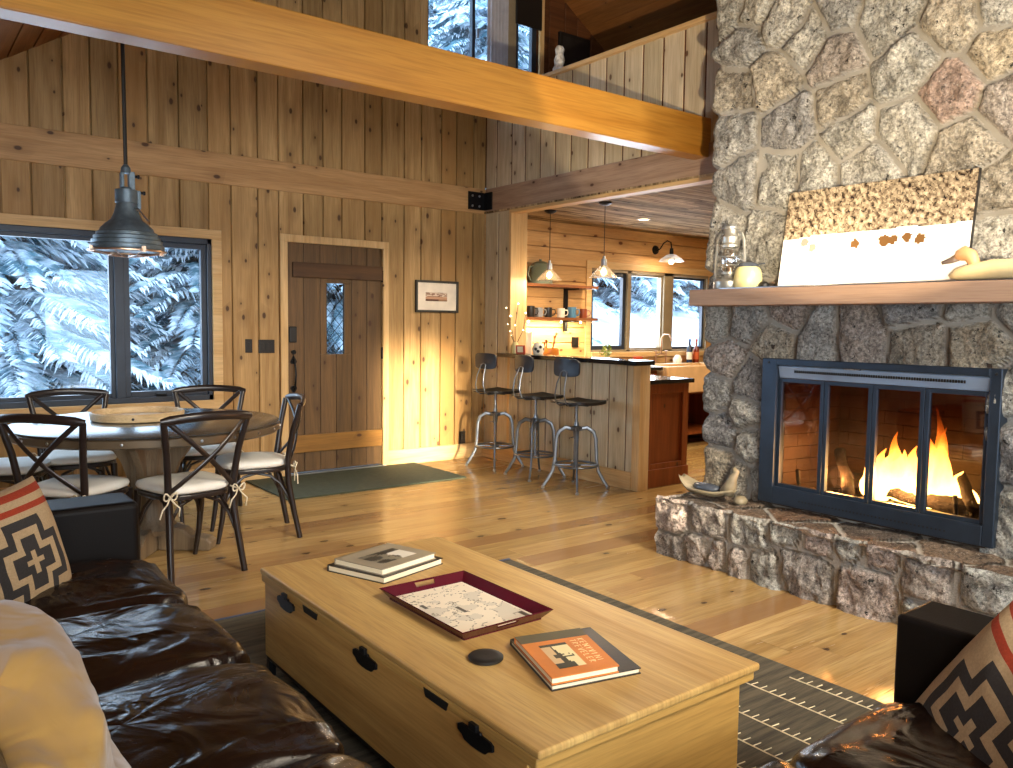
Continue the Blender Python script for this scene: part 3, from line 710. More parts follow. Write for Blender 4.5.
# ------------------------------------------------------------ mantel and what stands on it
mz=1.587
m=MB().box(3.852,4.09,.55,3.215,1.492,mz).build('mantel_shelf',M['mantel'],bevel=.004); tag(m,'thick pale brown wooden mantel shelf across the stone chimney','shelf')
ls=thing('led_strip','slim warm light strip lying along the front of the mantel','light strip',(3.868,1.9,mz))
MB().box(3.858,3.878,.9,3.0,mz,mz+.006).build('channel',M['steel'],ls)
M['lant']=plain('lantern_metal','#b3b1a9',.38,.75)
# bison panel
ap=thing('canvas_print','large leaning photo panel of bison in snow below frosted trees','picture',(4.02,2.2,mz))
Y0,Y1=1.682,2.662; AH=.525; tilt=.085
def apos(u,v,dx=0): return (3.930+tilt*v+dx, Y1-(Y1-Y0)*u, mz+AH*v)
mb=MB(); n1,n2=150,80
bis=[(.135,.46,.045),(.185,.40,.045),(.43,.41,.048),(.585,.42,.055),(.63,.425,.045),(.70,.435,.045),(.765,.41,.048)]
for i in range(n1):
    for j in range(n2):
        u,v=(i+.5)/n1,(j+.5)/n2
        n=noise.fractal(Vector((u*44+v*10,v*20,5)),.4,2.1,5)*1.7; n0=noise.noise(Vector((u*5,v*3,1)))
        if v>.50+.03*u+.03*n0: 
            g=.5+.55*n; t_=max(0,min(1,(v-.5)*2.2))
            c=[a*(1-g)+b*g for a,b in zip(lin('#4a3a2a'),lin('#b3a288'))]; c=[q*(1-.25*t_) for q in c]
        else: c=lin('#f4efe6')
        for (bu,bv,br_) in bis:
            d_=math.hypot((u-bu),(v-bv)*.55)+.008*noise.noise(Vector((u*60,v*40,2)))
            if d_<br_*.52: c=lin('#6a4a26') if u>.3 else lin('#84786c')
        mb.col=tuple(c); mb.add([apos(i/n1,j/n2),apos((i+1)/n1,j/n2),apos((i+1)/n1,(j+1)/n2),apos(i/n1,(j+1)/n2)],[(0,1,2,3)])
mb.build('print',M['art'],ap)
mb=MB(); mb.add([apos(0,0,.001),apos(1,0,.001),apos(1,1,.001),apos(0,1,.001),apos(0,0,.028),apos(1,0,.028),apos(1,1,.028),apos(0,1,.028)],[(4,7,6,5),(0,4,5,1),(1,5,6,2),(2,6,7,3),(3,7,4,0)])
mb.build('backing',M['blackp'],ap)
# lantern
lx,ly=3.95,3.0
L=thing('hurricane_lantern','silver hurricane lantern with glass globe at the left end of mantel','lantern',(lx,ly,mz))
MB().lathe([(.0,0),(.085,0),(.09,.008),(.09,.045),(.075,.058),(.04,.062),(.032,.085),(.045,.09),(.045,.1),(0,.1)],(lx,ly,mz),28).build('fuel_tank',M['lant'],L,smooth=True)
MB().lathe([(.036,0),(.05,.03),(.058,.065),(.054,.10),(.04,.135),(.037,.135),(.05,.1),(.055,.065),(.047,.03),(.034,0)],(lx,ly,mz+.10),24).build('globe',glassy('lantern_glass',(1,1,1),.22,.03),L,smooth=True)
MB().lathe([(.05,0),(.052,.012),(.046,.02),(.05,.03),(.05,.06),(.04,.07),(.038,.10),(.044,.105),(.044,.118),(.0,.125)],(lx,ly,mz+.245),24).build('chimney_cap',M['lant'],L,smooth=True)
mb=MB()
for s_ in (1,-1):
    mb.tube([(lx,ly+s_*.05,mz+.33),(lx,ly+s_*.075,mz+.325),(lx,ly+s_*.092,mz+.29),(lx,ly+s_*.1,mz+.2),(lx,ly+s_*.104,mz+.1),(lx,ly+s_*.095,mz+.07),(lx,ly+s_*.06,mz+.055)],.008,8)
mb.build('side_tubes',M['lant'],L,smooth=True)
mb=MB()
for z_ in (.14,.19): mb.tube([(lx+.062*math.cos(a*PI/8),ly+.062*math.sin(a*PI/8),mz+z_) for a in range(16)],.0025,5,closed=True)
mb.tube([(lx,ly+.095,mz+.3),(lx-.05,ly+.07,mz+.27),(lx-.09,ly,mz+.25),(lx-.05,ly-.07,mz+.27),(lx,ly-.095,mz+.3)],.002,5)
mb.build('wire_guard',M['lant'],L,smooth=True)
MB().lathe([(0,0),(.018,0),(.012,.03),(0,.035)],(lx,ly,mz+.1),12).build('burner',M['copper'],L,smooth=True)
jx,jy=3.94,2.865
J=thing('squat_jug','small cream enamel jug with dark lid beside the lantern','jug',(jx,jy,mz))
MB().lathe([(0,0),(.07,0),(.078,.01),(.08,.06),(.072,.105),(.058,.125),(0,.125)],(jx,jy,mz),24).build('body',M['jug'],J,smooth=True)
mb=MB().lathe([(.058,.0),(.062,.008),(.05,.022),(.02,.032),(0,.034)],(jx,jy,mz+.122),20); mb.tube([(jx,jy-.05,mz+.135),(jx,jy-.11,mz+.14)],.004,6); mb.build('lid',M['slate'],J,smooth=True)
o=MB().lathe([(0,0),(.03,0),(.035,.02),(.02,.038),(0,.04)],(3.95,2.765,mz),14,fl=lambda a,z:.15*math.sin(2*a)).build('pebble',M['blackp'],smooth=2); tag(o,'small dark pebble on the mantel between jug and photo panel','stone')
# duck decoy
D=thing('duck_decoy','carved pale wooden duck decoy at the right end of mantel','decoy',(3.9,1.5,mz))
def blob(pts,rad,n=16,sq=(1,1)): return MB().tube(pts,rad,n,sq=sq)
blob([(3.90,1.735,mz+.025),(3.90,1.70,mz+.035),(3.9,1.64,mz+.042),(3.9,1.55,mz+.048),(3.9,1.45,mz+.046),(3.9,1.37,mz+.046),(3.9,1.30,mz+.06),(3.9,1.26,mz+.07)],[.01,.028,.038,.047,.046,.038,.02,.004],20,(1.0,1.25)).build('body',plain('pale_duck_wood','#cfb98c',.5),D,smooth=2)
hd=blob([(3.9,1.625,mz+.055),(3.9,1.635,mz+.085),(3.9,1.65,mz+.115),(3.9,1.675,mz+.128),(3.9,1.70,mz+.118),(3.9,1.715,mz+.108)],[.022,.024,.03,.034,.026,.010],16).build('head',plain('tan_duck_head','#b4885c',.5),D,smooth=2)
blob([(3.9,1.705,mz+.112),(3.9,1.735,mz+.098),(3.9,1.775,mz+.088)],[.013,.009,.005],10,(1.5,.7)).build('bill',plain('grey_bill','#6b5a50',.5),D,smooth=2)

# bird dish on the hearth
hz=.352
D=thing('bird_shaped_dish','carved bird shaped dish with upturned tail at the left end of hearth','dish',(3.93,3.03,hz))
mb=MB(); K=22; nn=18; vs=[]; fs=[]
for i in range(K+1):
    t=i/K; yc=3.30-.40*t; w=.095*math.sin(PI*min(1,t*.93+.04))**.7+.004; top=hz+.045+.055*max(0,(.28-t)/.28)**1.4+.02*max(0,(t-.75)/.25); dp=.045*math.sin(PI*min(1,t*.9+.05))**.6
    for j in range(nn):
        a=2*PI*j/nn; vs.append((3.93+w*math.cos(a),yc,top+(dp*math.sin(a)*(-1 if math.sin(a)>0 else .35)) if math.sin(a)>0 else top-.012*math.sin(a)*0-.016*(1-abs(math.cos(a)))))
for i in range(K):
    for j in range(nn): fs.append((i*nn+j,i*nn+(j+1)%nn,(i+1)*nn+(j+1)%nn,(i+1)*nn+j))
fs+=[tuple(range(nn)),tuple(range(K*nn,(K+1)*nn))]
mb.add(vs,fs); mb.build('bowl',M['bone'],D,smooth=2)
MB().tube([(3.93,2.955,hz+.04),(3.935,2.93,hz+.09),(3.945,2.92,hz+.14),(3.95,2.905,hz+.17),(3.94,2.92,hz+.19)],[.045,.035,.024,.018,.012],14).build('neck',M['bone'],D,smooth=2)
so=MB().lathe([(0,0),(.05,.0),(.06,.02),(.05,.035),(0,.045)],(0,0,0),20,M=Matrix.Translation((3.93,3.10,hz+.03))@Matrix.Diagonal((1,1.7,1,1))).build('polished_stone',M['slate'],smooth=2); tag(so,'dark polished oval stone lying in the bird dish','stone')
so=MB().lathe([(0,0),(.04,.0),(.045,.02),(.03,.04),(0,.045)],(3.95,2.87,hz-.012),10,fl=lambda a,z:.2*math.sin(2*a+1)).build('hearth_stone',M['bone'],smooth=2); tag(so,'small grey stone on hearth beside the fireplace frame','stone')

# ------------------------------------------------------------ trunk
TX0,TX1,TY0,TY1=1.125,1.905,1.335,2.98
T=thing('coffee_trunk','large pale oak storage trunk used as coffee table on black metal base','trunk',((TX0+TX1)/2,(TY0+TY1)/2,.012))
MB().box(TX0,TX1,TY0+.03,TY1-.03,.095,.385).build('chest_front_and_back',M['oaks'],T,bevel=.003) 
MB().box(TX0+.015,TX1-.02,TY0+.015,TY1-.015,.096,.372).build('end_panel',M['oake'],T,bevel=.003)
lid=MB(); lid.bid=.2
lid.box(TX0-.003,TX1+.03,TY0-.015,TY1+.012,.402,.424)
lidob=lid.build('lid',M['oak'],T,bevel=.007,seg=3)
MB().box(TX0-.001,TX1+.018,TY0-.004,TY1+.004,.374,.403).build('lid_rim',M['oake'],lidob,bevel=.004)
mb=MB(); 
for (a,b,c,e) in ((TX0+.01,TX1-.01,TY0+.02,TY0+.045),(TX0+.01,TX1-.01,TY1-.045,TY1-.02),(TX0+.01,TX0+.035,TY0+.02,TY1-.02),(TX1-.035,TX1-.01,TY0+.02,TY1-.02)): mb.box(a,b,c,e,.072,.096)
mb.build('base_frame',M['blackm'],T,bevel=.002)
for x in (TX0+.022,TX1-.03):
    for y in (TY0+.032,TY1-.032): MB().box(x-.014,x+.014,y-.014,y+.014,.008,.073).build('leg',M['blackm'],T,bevel=.002)
def latch(y):
    mb=MB(); zt=.372; w=.078
    pts=[(-1,.55),(-.82,.75),(-.35,.8),(-.3,1.0),(.3,1.0),(.35,.8),(.82,.75),(1,.55),(1,.0),(.75,-.25),(.6,-.62),(.2,-.75),(-.2,-.75),(-.6,-.62),(-.75,-.25),(-1,0)]
    mb.prism([(y+a*w*.95,zt-.022+b*.027) for a,b in pts],TX0-.008,TX0-.0005,'x')
    o=mb.build('latch',M['blackm'],T,bevel=.0015)
    MB().box(TX0-.016,TX0-.004,y-.016,y+.016,zt+.004,zt+.022).build('hasp',M['blackm'],o,bevel=.002)
for y in (2.737,2.136,1.561): latch(y)
for y in (2.535,1.745):
    mb=MB(); mb.prism([(y-.060,.393),(y+.060,.393),(y+.050,.370),(y-.050,.370)],TX0-.003,TX0+.004,'x'); mb.build('keyhole_slot',M['blackp'],T)
TZ=.424
def book(name,label,corners,z,h,cover,extra=None,spine=None):
    c=[Vector((a,b,0)) for a,b in corners]; ctr=sum(c,Vector())/4
    B=thing(name,label,'book',(ctr.x,ctr.y,z))
    def quad(cs,z0,z1): return MB().prism([(p.x,p.y) for p in cs],z0,z1)
    inn=[p+(ctr-p)*.03 for p in c]
    quad(inn,z+.003,z+h-.003).build('pages',M['page'],B)
    quad(c,z,z+.003).build('back_cover',cover,B); quad(c,z+h-.003,z+h).build('front_cover',cover,B)
    a,b=c[3],c[0]; ce=(a+b)/2; 
    MB().prism([(p.x,p.y) for p in (a,b,b+(ctr-ce)*.03,a+(ctr-ce)*.03)],z,z+h).build('spine',spine or cover,B)
    return B,c
def onq(c,u0,u1,v0,v1):  # point on book cover: u from edge 0->1, v from 0->3
    f=lambda u,v:(c[0]*(1-u)+c[1]*u)*(1-v)+(c[3]*(1-u)+c[2]*u)*v
    return [f(u0,v0),f(u1,v0),f(u1,v1),f(u0,v1)]
B,c=book('book','thick dark edged book at the bottom of the far stack on the trunk',[(1.312,2.803),(1.411,2.541),(1.721,2.628),(1.634,2.915)],TZ,.025,M['bookblack'])
B,c=book('book','taupe photo book lying on top of the far stack on the trunk',[(1.335,2.788),(1.415,2.56),(1.69,2.632),(1.61,2.865)],TZ+.0255,.024,M['booktaupe'])
q=onq(c,.28,.80,.18,.82); mb=MB(); n=24
for i in range(n):
    for j in range(n):
        u,v=(i+.5)/n,(j+.5)/n; nn_=noise.fractal(Vector((u*4,v*4,9)),1,2,3)
        col=lin('#d8d2c4') if v>.62+.1*nn_ else (lin('#3a362e') if nn_+.25*math.sin(v*9)>0 else lin('#7c7666'))
        if u<.28: col=lin('#2f2b25') if nn_>-.25 else lin('#6c6658')
        f=lambda u,v:((q[0]*(1-u)+q[1]*u)*(1-v)+(q[3]*(1-u)+q[2]*u)*v)
        mb.col=tuple(col); mb.add([(p.x,p.y,TZ+.0499) for p in (f(i/n,j/n),f((i+1)/n,j/n),f((i+1)/n,(j+1)/n),f(i/n,(j+1)/n))],[(0,1,2,3)])
mb.build('cover_photo',M['art'],B)
B,c=book('book','glossy black book under the orange book on the trunk',[(1.441,1.837),(1.339,1.53),(1.607,1.47),(1.70,1.768)],TZ,.017,M['bookblack'])
B,c=book('book','orange covered book lying on the black book near trunk corner',[(1.428,1.80),(1.337,1.528),(1.535,1.482),(1.632,1.742)],TZ+.0175,.02,M['orange'])
zt=TZ+.0377
MB().prism([(p.x,p.y) for p in onq(c,0,.2,0,1)],zt-.0004,zt+.0002).build('dark_band',M['olive'],B)
q=onq(c,.30,.86,.2,.60); mb=MB(); n=20
for i in range(n):
    for j in range(n):
        u,v=(i+.5)/n,(j+.5)/n; dd=abs(u-.45)*1.6+.12*noise.noise(Vector((u*4,v*4,2)))
        col=lin('#e2d3a0') if (v>.5+.3*(u-.5) and u>.1) and not(u>.8 and v<.7) else lin('#2c2a1c')
        if v<.35 and u>.12 and u<.8: col=lin('#c9a97e')
        if .45<u<.62 and .2<v<.9 and noise.noise(Vector((u*9,v*5,4)))>-.1: col=lin('#3a3424')
        f=lambda u,v:((q[0]*(1-u)+q[1]*u)*(1-v)+(q[3]*(1-u)+q[2]*u)*v)
        mb.col=tuple(col); mb.add([(p.x,p.y,zt+.0004) for p in (f(i/n,j/n),f((i+1)/n,j/n),f((i+1)/n,(j+1)/n),f(i/n,(j+1)/n))],[(0,1,2,3)])
mb.build('cover_photo',M['art'],B)
# two lines of small pale lettering strokes
GL={'F':['0,0,0,1','0,1,.6,1','0,.5,.5,.5'],'E':['0,0,0,1','0,1,.6,1','0,.5,.5,.5','0,0,.6,0'],'N':['0,0,0,1','0,1,.7,0','.7,0,.7,1'],'V':['0,1,.35,0','.35,0,.7,1'],'I':['.2,0,.2,1'],'T':['.35,0,.35,1','0,1,.7,1'],'R':['0,0,0,1','0,1,.6,.85','.6,.85,0,.5','0,.5,.6,0'],'A':['0,0,.35,1','.35,1,.7,0','.15,.4,.55,.4'],'Y':['.35,0,.35,.5','.35,.5,0,1','.35,.5,.7,1'],'L':['0,0,0,1','0,0,.6,0'],'K':['0,0,0,1','0,.5,.6,1','0,.5,.6,0']}
mb=MB()
for word,v0 in (('KENYVINI',.86),('TREVELERY'[:8],.74)):
    for k,ch in enumerate(word):
        for sg in GL[ch]:
            a,b,c_,d_=[float(s) for s in sg.split(',')]
            u0=.27+k*.075
            f=lambda u,v:((c[0]*(1-u)+c[1]*u)*(1-v)+(c[3]*(1-u)+c[2]*u)*v)
            p=f(u0+a*.06,v0-.06+b*.085); q2=f(u0+c_*.06,v0-.06+d_*.085)
            mb.tube([(p.x,p.y,zt+.0003),(q2.x,q2.y,zt+.0003)],.0007,4)
mb.build('title',plain('pale_lettering','#ecd29c',.5),B)
# tray
T2=thing('serving_tray','burgundy lacquered rectangular tray lined with a pale map on the trunk','tray',(1.5,2.16,TZ))
mb=MB(); ox0,ox1,oy0,oy1=1.325,1.672,1.915,2.412; ix0,ix1,iy0,iy1=1.352,1.645,1.945,2.385
for (P_,Q_,p_,q_) in (((ox0,oy0),(ox1,oy0),(ix0,iy0),(ix1,iy0)),((ox1,oy0),(ox1,oy1),(ix1,iy0),(ix1,iy1)),((ox1,oy1),(ox0,oy1),(ix1,iy1),(ix0,iy1)),((ox0,oy1),(ox0,oy0),(ix0,iy1),(ix0,iy0))):
    hole=abs(P_[1]-Q_[1])<1e-6
    def pt(t,s,dz=0): # t along, s 0 inner/bottom..1 outer/top
        a=Vector((p_[0],p_[1],TZ+.006)).lerp(Vector((q_[0],q_[1],TZ+.006)),t); b=Vector((P_[0],P_[1],TZ+.038)).lerp(Vector((Q_[0],Q_[1],TZ+.038)),t)
        return a.lerp(b,s)
    cells=[(0,1,0,1)] if not hole else [(0,.38,0,1),(.62,1,0,1),(.38,.62,0,.42),(.38,.62,.82,1)]
    for (t0,t1,s0,s1) in cells:
        A=[pt(t0,s0),pt(t1,s0),pt(t1,s1),pt(t0,s1)]; ctr=Vector((1.5,2.16,TZ)); Bq=[a+(Vector((a.x,a.y,0))-Vector((1.5,2.16,0))).normalized()*.005+Vector((0,0,-.002)) for a in A]
        mb.add(A+Bq,[(0,1,2,3),(4,7,6,5),(0,4,5,1),(1,5,6,2),(2,6,7,3),(3,7,4,0)])
mb.box(ix0-.004,ix1+.004,iy0-.004,iy1+.004,TZ,TZ+.006)
mb.build('tray_body',M['trayred'],T2)
mb=MB(); n1,n2=60,88
for i in range(n1):
    for j in range(n2):
        u,v=(i+.5)/n1,(j+.5)/n2; q=noise.fractal(Vector((u*3,v*4.5,6)),1,2,4); q2=noise.fractal(Vector((u*3+4,v*4.5,1)),1,2,4)
        c_=lin('#e4d8c2')
        if q>.12 and v<.75: c_=lin('#cfc6b4')
        if abs(q2)<.022: c_=lin('#8f8878')
        if abs(q-.12)<.012: c_=lin('#7a7364')
        if (.42<u<.47 and .40<v<.53) or (.12<u<.16 and .62<v<.72) or (.9<u<.97 and .05<v<.18): c_=lin('#4a443a')
        if u<.02 or u>.98 or v<.015 or v>.985: c_=lin('#efe6d2')
        x0=ix0+(ix1-ix0)*i/n1;x1=ix0+(ix1-ix0)*(i+1)/n1;y0=iy0+(iy1-iy0)*j/n2;y1=iy0+(iy1-iy0)*(j+1)/n2
        mb.col=tuple(c_); mb.add([(x0,y0,TZ+.0068),(x1,y0,TZ+.0068),(x1,y1,TZ+.0068),(x0,y1,TZ+.0068)],[(0,1,2,3)])
mb.build('map_liner',M['art'],T2)
o=MB().lathe([(0,0),(.047,0),(.05,.003),(.05,.009),(.046,.012),(.03,.0125),(0,.0115)],(1.322,1.795,TZ),32).build('coaster',M['blackp'],smooth=True); tag(o,'round black coaster on the trunk beside the tray','coaster')

# ------------------------------------------------------------ rug
o=MB().box(.55,2.85,.35,3.64,.0,.010).build('area_rug',M['rug'],bevel=.003); tag(o,'dark charcoal woven rug with cream stitched motifs under the trunk','rug'); rug=o
mb=MB(); zz=.0105; YARN=plain('cream_yarn','#cfc3a2',.9)
def ln(p,q,w=.003): mb.tube([(p[0],p[1],zz),(q[0],q[1],zz)],w,4)
def done():
    global mb
    mb.build('stitched_motif',YARN,rug); mb=MB()
for x0 in (2.06,2.20,2.36,2.58,2.76):
    y1=2.3 if x0<2.5 else (1.95 if x0<2.7 else 1.75)
    ln((x0,.5),(x0,y1))
    for k in range(46):
        y=.52+k*.040
        if y<y1: ln((x0,y),(x0+.04,y-.004),.0022)
    done()
for cy in (3.05,2.75,2.45,2.15,1.85,1.55):
    for k in range(4): ln((.90,cy-.09+k*.06),(1.06,cy-.09+k*.06)); ln((.90+k*.053,cy-.09),(.90+k*.053,cy+.09))
    done()
pts=[(1.02,3.60),(.98,3.48),(1.04,3.46),(.99,3.40),(1.08,3.38)]
for a,b in zip(pts,pts[1:]): ln(a,b)
done()
ln2=MB().box(.55,2.85,3.64,3.655,.0,.012).build('binding',plain('blue_binding','#3a4560',.9),rug)

# ------------------------------------------------------------ cushions
def softbox(cx,cy,cz,sx,sy,sz,n=36,e=.35,wr=.012,ws=5,seed=0,M_=None,puff=0.0,dirw=None,ez=None,crease=0.0):
    """superellipsoid with wrinkles"""
    vs=[];fs=[];k=n//2; ez=ez or e
    sg=lambda a,p:math.copysign(abs(a)**p,a)
    for i in range(k+1):
        la=-PI/2+PI*i/k
        for j in range(n):
            lo=2*PI*j/n
            x=sg(math.cos(la),ez)*sg(math.cos(lo),e); y=sg(math.cos(la),ez)*sg(math.sin(lo),e); z=sg(math.sin(la),ez)
            p=Vector((x*sx/2,y*sy/2,z*sz/2)); nr=Vector((x/sx,y/sy,z/sz)); nr=nr.normalized() if nr.length>0 else Vector((0,0,1))
            if puff: p.z*=1+puff*(1-x*x)*(1-y*y)
            w=noise.fractal((p*ws if dirw is None else Vector((p.x*dirw[0],p.y*dirw[1],p.z*dirw[2])))+Vector((seed,seed*2.1,seed*.7)),1.0,2.0,4)
            r1=1-abs(noise.noise((p*ws*.7 if dirw is None else Vector((p.x*dirw[0],p.y*dirw[1],p.z*dirw[2])))+Vector((seed+5,0,0))))*2
            p+=nr*(wr*w+crease*max(0,r1-.5))
            p+=Vector((cx,cy,cz)); vs.append(M_@p if M_ is not None else p)
    for i in range(k):
        for j in range(n):
            fs.append((i*n+j,i*n+(j+1)%n,(i+1)*n+(j+1)%n,(i+1)*n+j))
    mb=MB(); mb.add(vs,fs); return mb
# sofa 1 (left)
S=thing('leather_sofa','long dark brown leather sofa along the left side facing the trunk','sofa',(.3,2.3,0))
sx1=.80
bx('frame',M['leather'],S,-.25,sx1-.06,.75,3.66,.10,.27,.02)
for y0,y1,nm in ((3.415,3.665,'arm'),(.72,.97,'arm')):
    MB().box(-.25,sx1-.005,y0,y1,.09,.645).build(nm,M['leatherarm'],S,bevel=.025,seg=4)
MB().box(-.27,-.05,.97,3.415,.10,.80).build('backrest',M['leather'],S,bevel=.04,seg=4)
for k in range(4):
    y1=3.41-.605*k; y0=y1-.60
    c=softbox(.395,(y0+y1)/2,.345,  .86,.615,.215,96,.28,.010,6,seed=k*3.3+1,ez=.45,dirw=(4,9,4),puff=.10,crease=.02)
    c.build('seat_cushion',M['leather'],S,smooth=2)
    c=softbox(.02,(y0+y1)/2,.62,.20,.60,.40,40,.4,.012,6,seed=k+20,ez=.5); c.build('back_cushion',M['leather'],S,smooth=2)
for x,y in ((-.18,.8),(-.18,3.58),(sx1-.12,.8),(sx1-.12,3.58)): MB().lathe([(.02,0),(.028,.1),(0,.1)],(x,y,0),12).build('leg',M['blackp'],S,smooth=True)
# sofa 2 (right, near)
S=thing('leather_sofa','dark brown leather sofa at the lower right with its arm toward the hearth','sofa',(1.55,.5,0))
bx('frame',M['leather'],S,.90,2.2,.05,.93,.10,.27,.02)
MB().box(2.055,2.245,.02,1.005,.09,.635).build('arm',M['leatherarm'],S,bevel=.014,seg=4)
MB().box(1.04,2.055,.0,.2,.10,.80).build('backrest',M['leather'],S,bevel=.04,seg=4)
for k in range(2):
    c=softbox(1.295+.508*k,.61,.335,.515,.80,.235,72,.22,.010,6,seed=k*5+2,ez=.4,dirw=(5,10,5),puff=.06,crease=.018); c.build('seat_cushion',M['leather'],S,smooth=2)
for x,y in ((.95,.1),(.95,.93),(2.15,.1),(2.15,.93)): MB().lathe([(.02,0),(.028,.1),(0,.1)],(x,y,0),12).build('leg',M['blackp'],S,smooth=True)

# patterned pillows
def pat(u,v):
    """u,v in -1..1; stepped cross"""
    cream=lin('#aa9270'); dark=lin('#33302f'); red=lin('#93361f')
    if .80<v<.92 or .60<v<.70: return red
    v+=.14
    u*=.94; v*=.94; a,b=abs(u),abs(v)
    def cross(w,l): return (a<w and b<l) or (b<w and a<l)
    if cross(.035,.16): return cream
    if cross(.13,.36): return dark
    if cross(.22,.46): return cream
    if cross(.34,.60): return dark
    return cream
def pillow(name,label,size,thick,Mx,n=84):
    mb=MB(); vs=[];idx={}
    for side in (1,-1):
        for i in range(n+1):
            for j in range(n+1):
                u=-1+2*i/n; v=-1+2*j/n
                h=((1-abs(u)**2.6)*(1-abs(v)**2.6))**.5 if abs(u)<1 and abs(v)<1 else 0
                pinch=1-.06*(1-abs(v)**2)*abs(u)**3*0-.05*(abs(u)*abs(v))**2
                su=u*(1-.07*(1-v*v)*(abs(u)>.0)*abs(u)**2); sv=v*(1-.07*(1-u*u)*abs(v)**2)
                p=Vector((su*size/2,sv*size/2,side*(thick/2*h+.002)+.004*noise.noise(Vector((u*4,v*4,side)))*h))
                idx[(side,i,j)]=len(vs); vs.append(Mx@p)
    mb.v=[tuple(p) for p in vs]
    for side in (1,-1):
        for i in range(n):
            for j in range(n):
                f=(idx[(side,i,j)],idx[(side,i+1,j)],idx[(side,i+1,j+1)],idx[(side,i,j+1)])
                mb.f.append(f if side>0 else f[::-1]); mb.b.append(0); mb.c.append(tuple(pat(-1+2*(i+.5)/n,-1+2*(j+.5)/n)))
    for k in range(n):
        for (p,q) in (((k,0),(k+1,0)),((k+1,n),(k,n)),((0,k+1),(0,k)),((n,k),(n,k+1))):
            mb.f.append((idx[(1,)+p],idx[(-1,)+p],idx[(-1,)+q],idx[(1,)+q])); mb.b.append(0); mb.c.append(tuple(lin('#b9a17c')))
    o=mb.build(name,M['knit'],smooth=2); tag(o,label,'pillow'); return o
def basis(center,normal,up_ang):
    n=Vector(normal).normalized(); r_=Vector((0,0,1)).cross(n).normalized(); u=n.cross(r_)
    Rm=Matrix((r_,u,n)).transposed().to_4x4()
    return Matrix.Translation(center)@Rm@Matrix.Rotation(up_ang,4,'Z')
pillow('throw_pillow','cream woven pillow with grey stepped cross leaning on the left sofa arm',.46,.21,basis((.30,3.08,.575),(.66,-.70,.28),R(4)))
pillow('throw_pillow','cream woven pillow with grey cross and red stripes on the right sofa',.48,.20,basis((1.94,.68,.475),(-.80,.50,.34),R(-26)))
c=softbox(0,0,0,.24,.70,.52,72,.62,.03,6,seed=4,ez=.7,dirw=(5,4,12),M_=Matrix.Translation((.185,1.46,.56))@Matrix.Rotation(R(-14),4,'Y')@Matrix.Rotation(R(14),4,'X'),crease=.03)
tag(c.build('throw_pillow',M['tan'],smooth=2),'large golden tan suede pillow nearest the camera on the left sofa','pillow')

# ------------------------------------------------------------ dining table
tx,ty,tr_,tz=1.25,5.08,.74,.765
T=thing('dining_table','round zinc topped dining table on a carved pedestal','table',(tx,ty,0))
MB().lathe([(0,-.012),(tr_-.02,-.012),(tr_-.005,-.004),(tr_-.004,0),(tr_-.012,.004),(0,.004)],(tx,ty,tz),72).build('tabletop',M['ttop'],T,smooth=True)
mb=MB().lathe([(tr_-.06,-.06),(tr_-.012,-.06),(tr_,-.05),(tr_+.002,-.014),(tr_-.01,-.008),(tr_-.06,-.01)],(tx,ty,tz),72); mb.build('table_rim',M['tedge'],T,smooth=True)
mb=MB()
for k in range(24):
    a=2*PI*k/24+.1; mb.lathe([(0,0),(.009,0),(.007,.005),(0,.006)],n=8,M=Matrix.Translation((tx+(tr_+.001)*math.cos(a),ty+(tr_+.001)*math.sin(a),tz-.032))@Matrix.Rotation(a,4,'Z')@Matrix.Rotation(PI/2,4,'Y'))
mb.build('rivets',M['steel'],T,smooth=True)
MB().lathe([(.13,.10),(.145,.13),(.12,.17),(.105,.22),(.11,.5),(.13,.6),(.17,.66),(.22,.705),(0,.705)],(tx,ty,0),48,fl=lambda a,z:.06*math.cos(12*a) if .18<z<.62 else 0).build('pedestal',M['greyw'],T,smooth=True)
for k in range(4):
    a=R(45+90*k+8); Mx=Matrix.Translation((tx,ty,0))@Matrix.Rotation(a,4,'Z')
    MB().prism([(.05,.0),(.36,.0),(.37,.05),(.34,.075),(.25,.09),(.20,.13),(.12,.15),(.05,.15)],-.055,.055,'y',Mx).build('foot',M['greyw'],T,bevel=.012)
    MB().prism([(.10,.30),(.135,.42),(.17,.52),(.24,.62),(.36,.69),(.36,.705),(.14,.705),(.10,.6)],-.022,.022,'y',Mx).build('curved_bracket',M['greyw'],T,bevel=.006)
o=thing('serving_board','round pale wooden tray with raised rim on the dining table','tray',(1.215,5.22,tz+.004))
MB().lathe([(0,0),(.245,0),(.26,.006),(.262,.045),(.256,.052),(.248,.048),(.245,.016),(0,.014)],(1.215,5.22,tz+.004),56).build('tray_body',M['traywd'],o,smooth=True)
mb=MB()
for a in (-1.9,1.2): mb.lathe([(0,0),(.008,0),(.008,.004),(0,.005)],n=8,M=Matrix.Translation((1.215+.262*math.cos(a),5.22+.262*math.sin(a),tz+.03))@Matrix.Rotation(a,4,'Z')@Matrix.Rotation(PI/2,4,'Y'))
mb.build('rivets',M['blackm'],o)

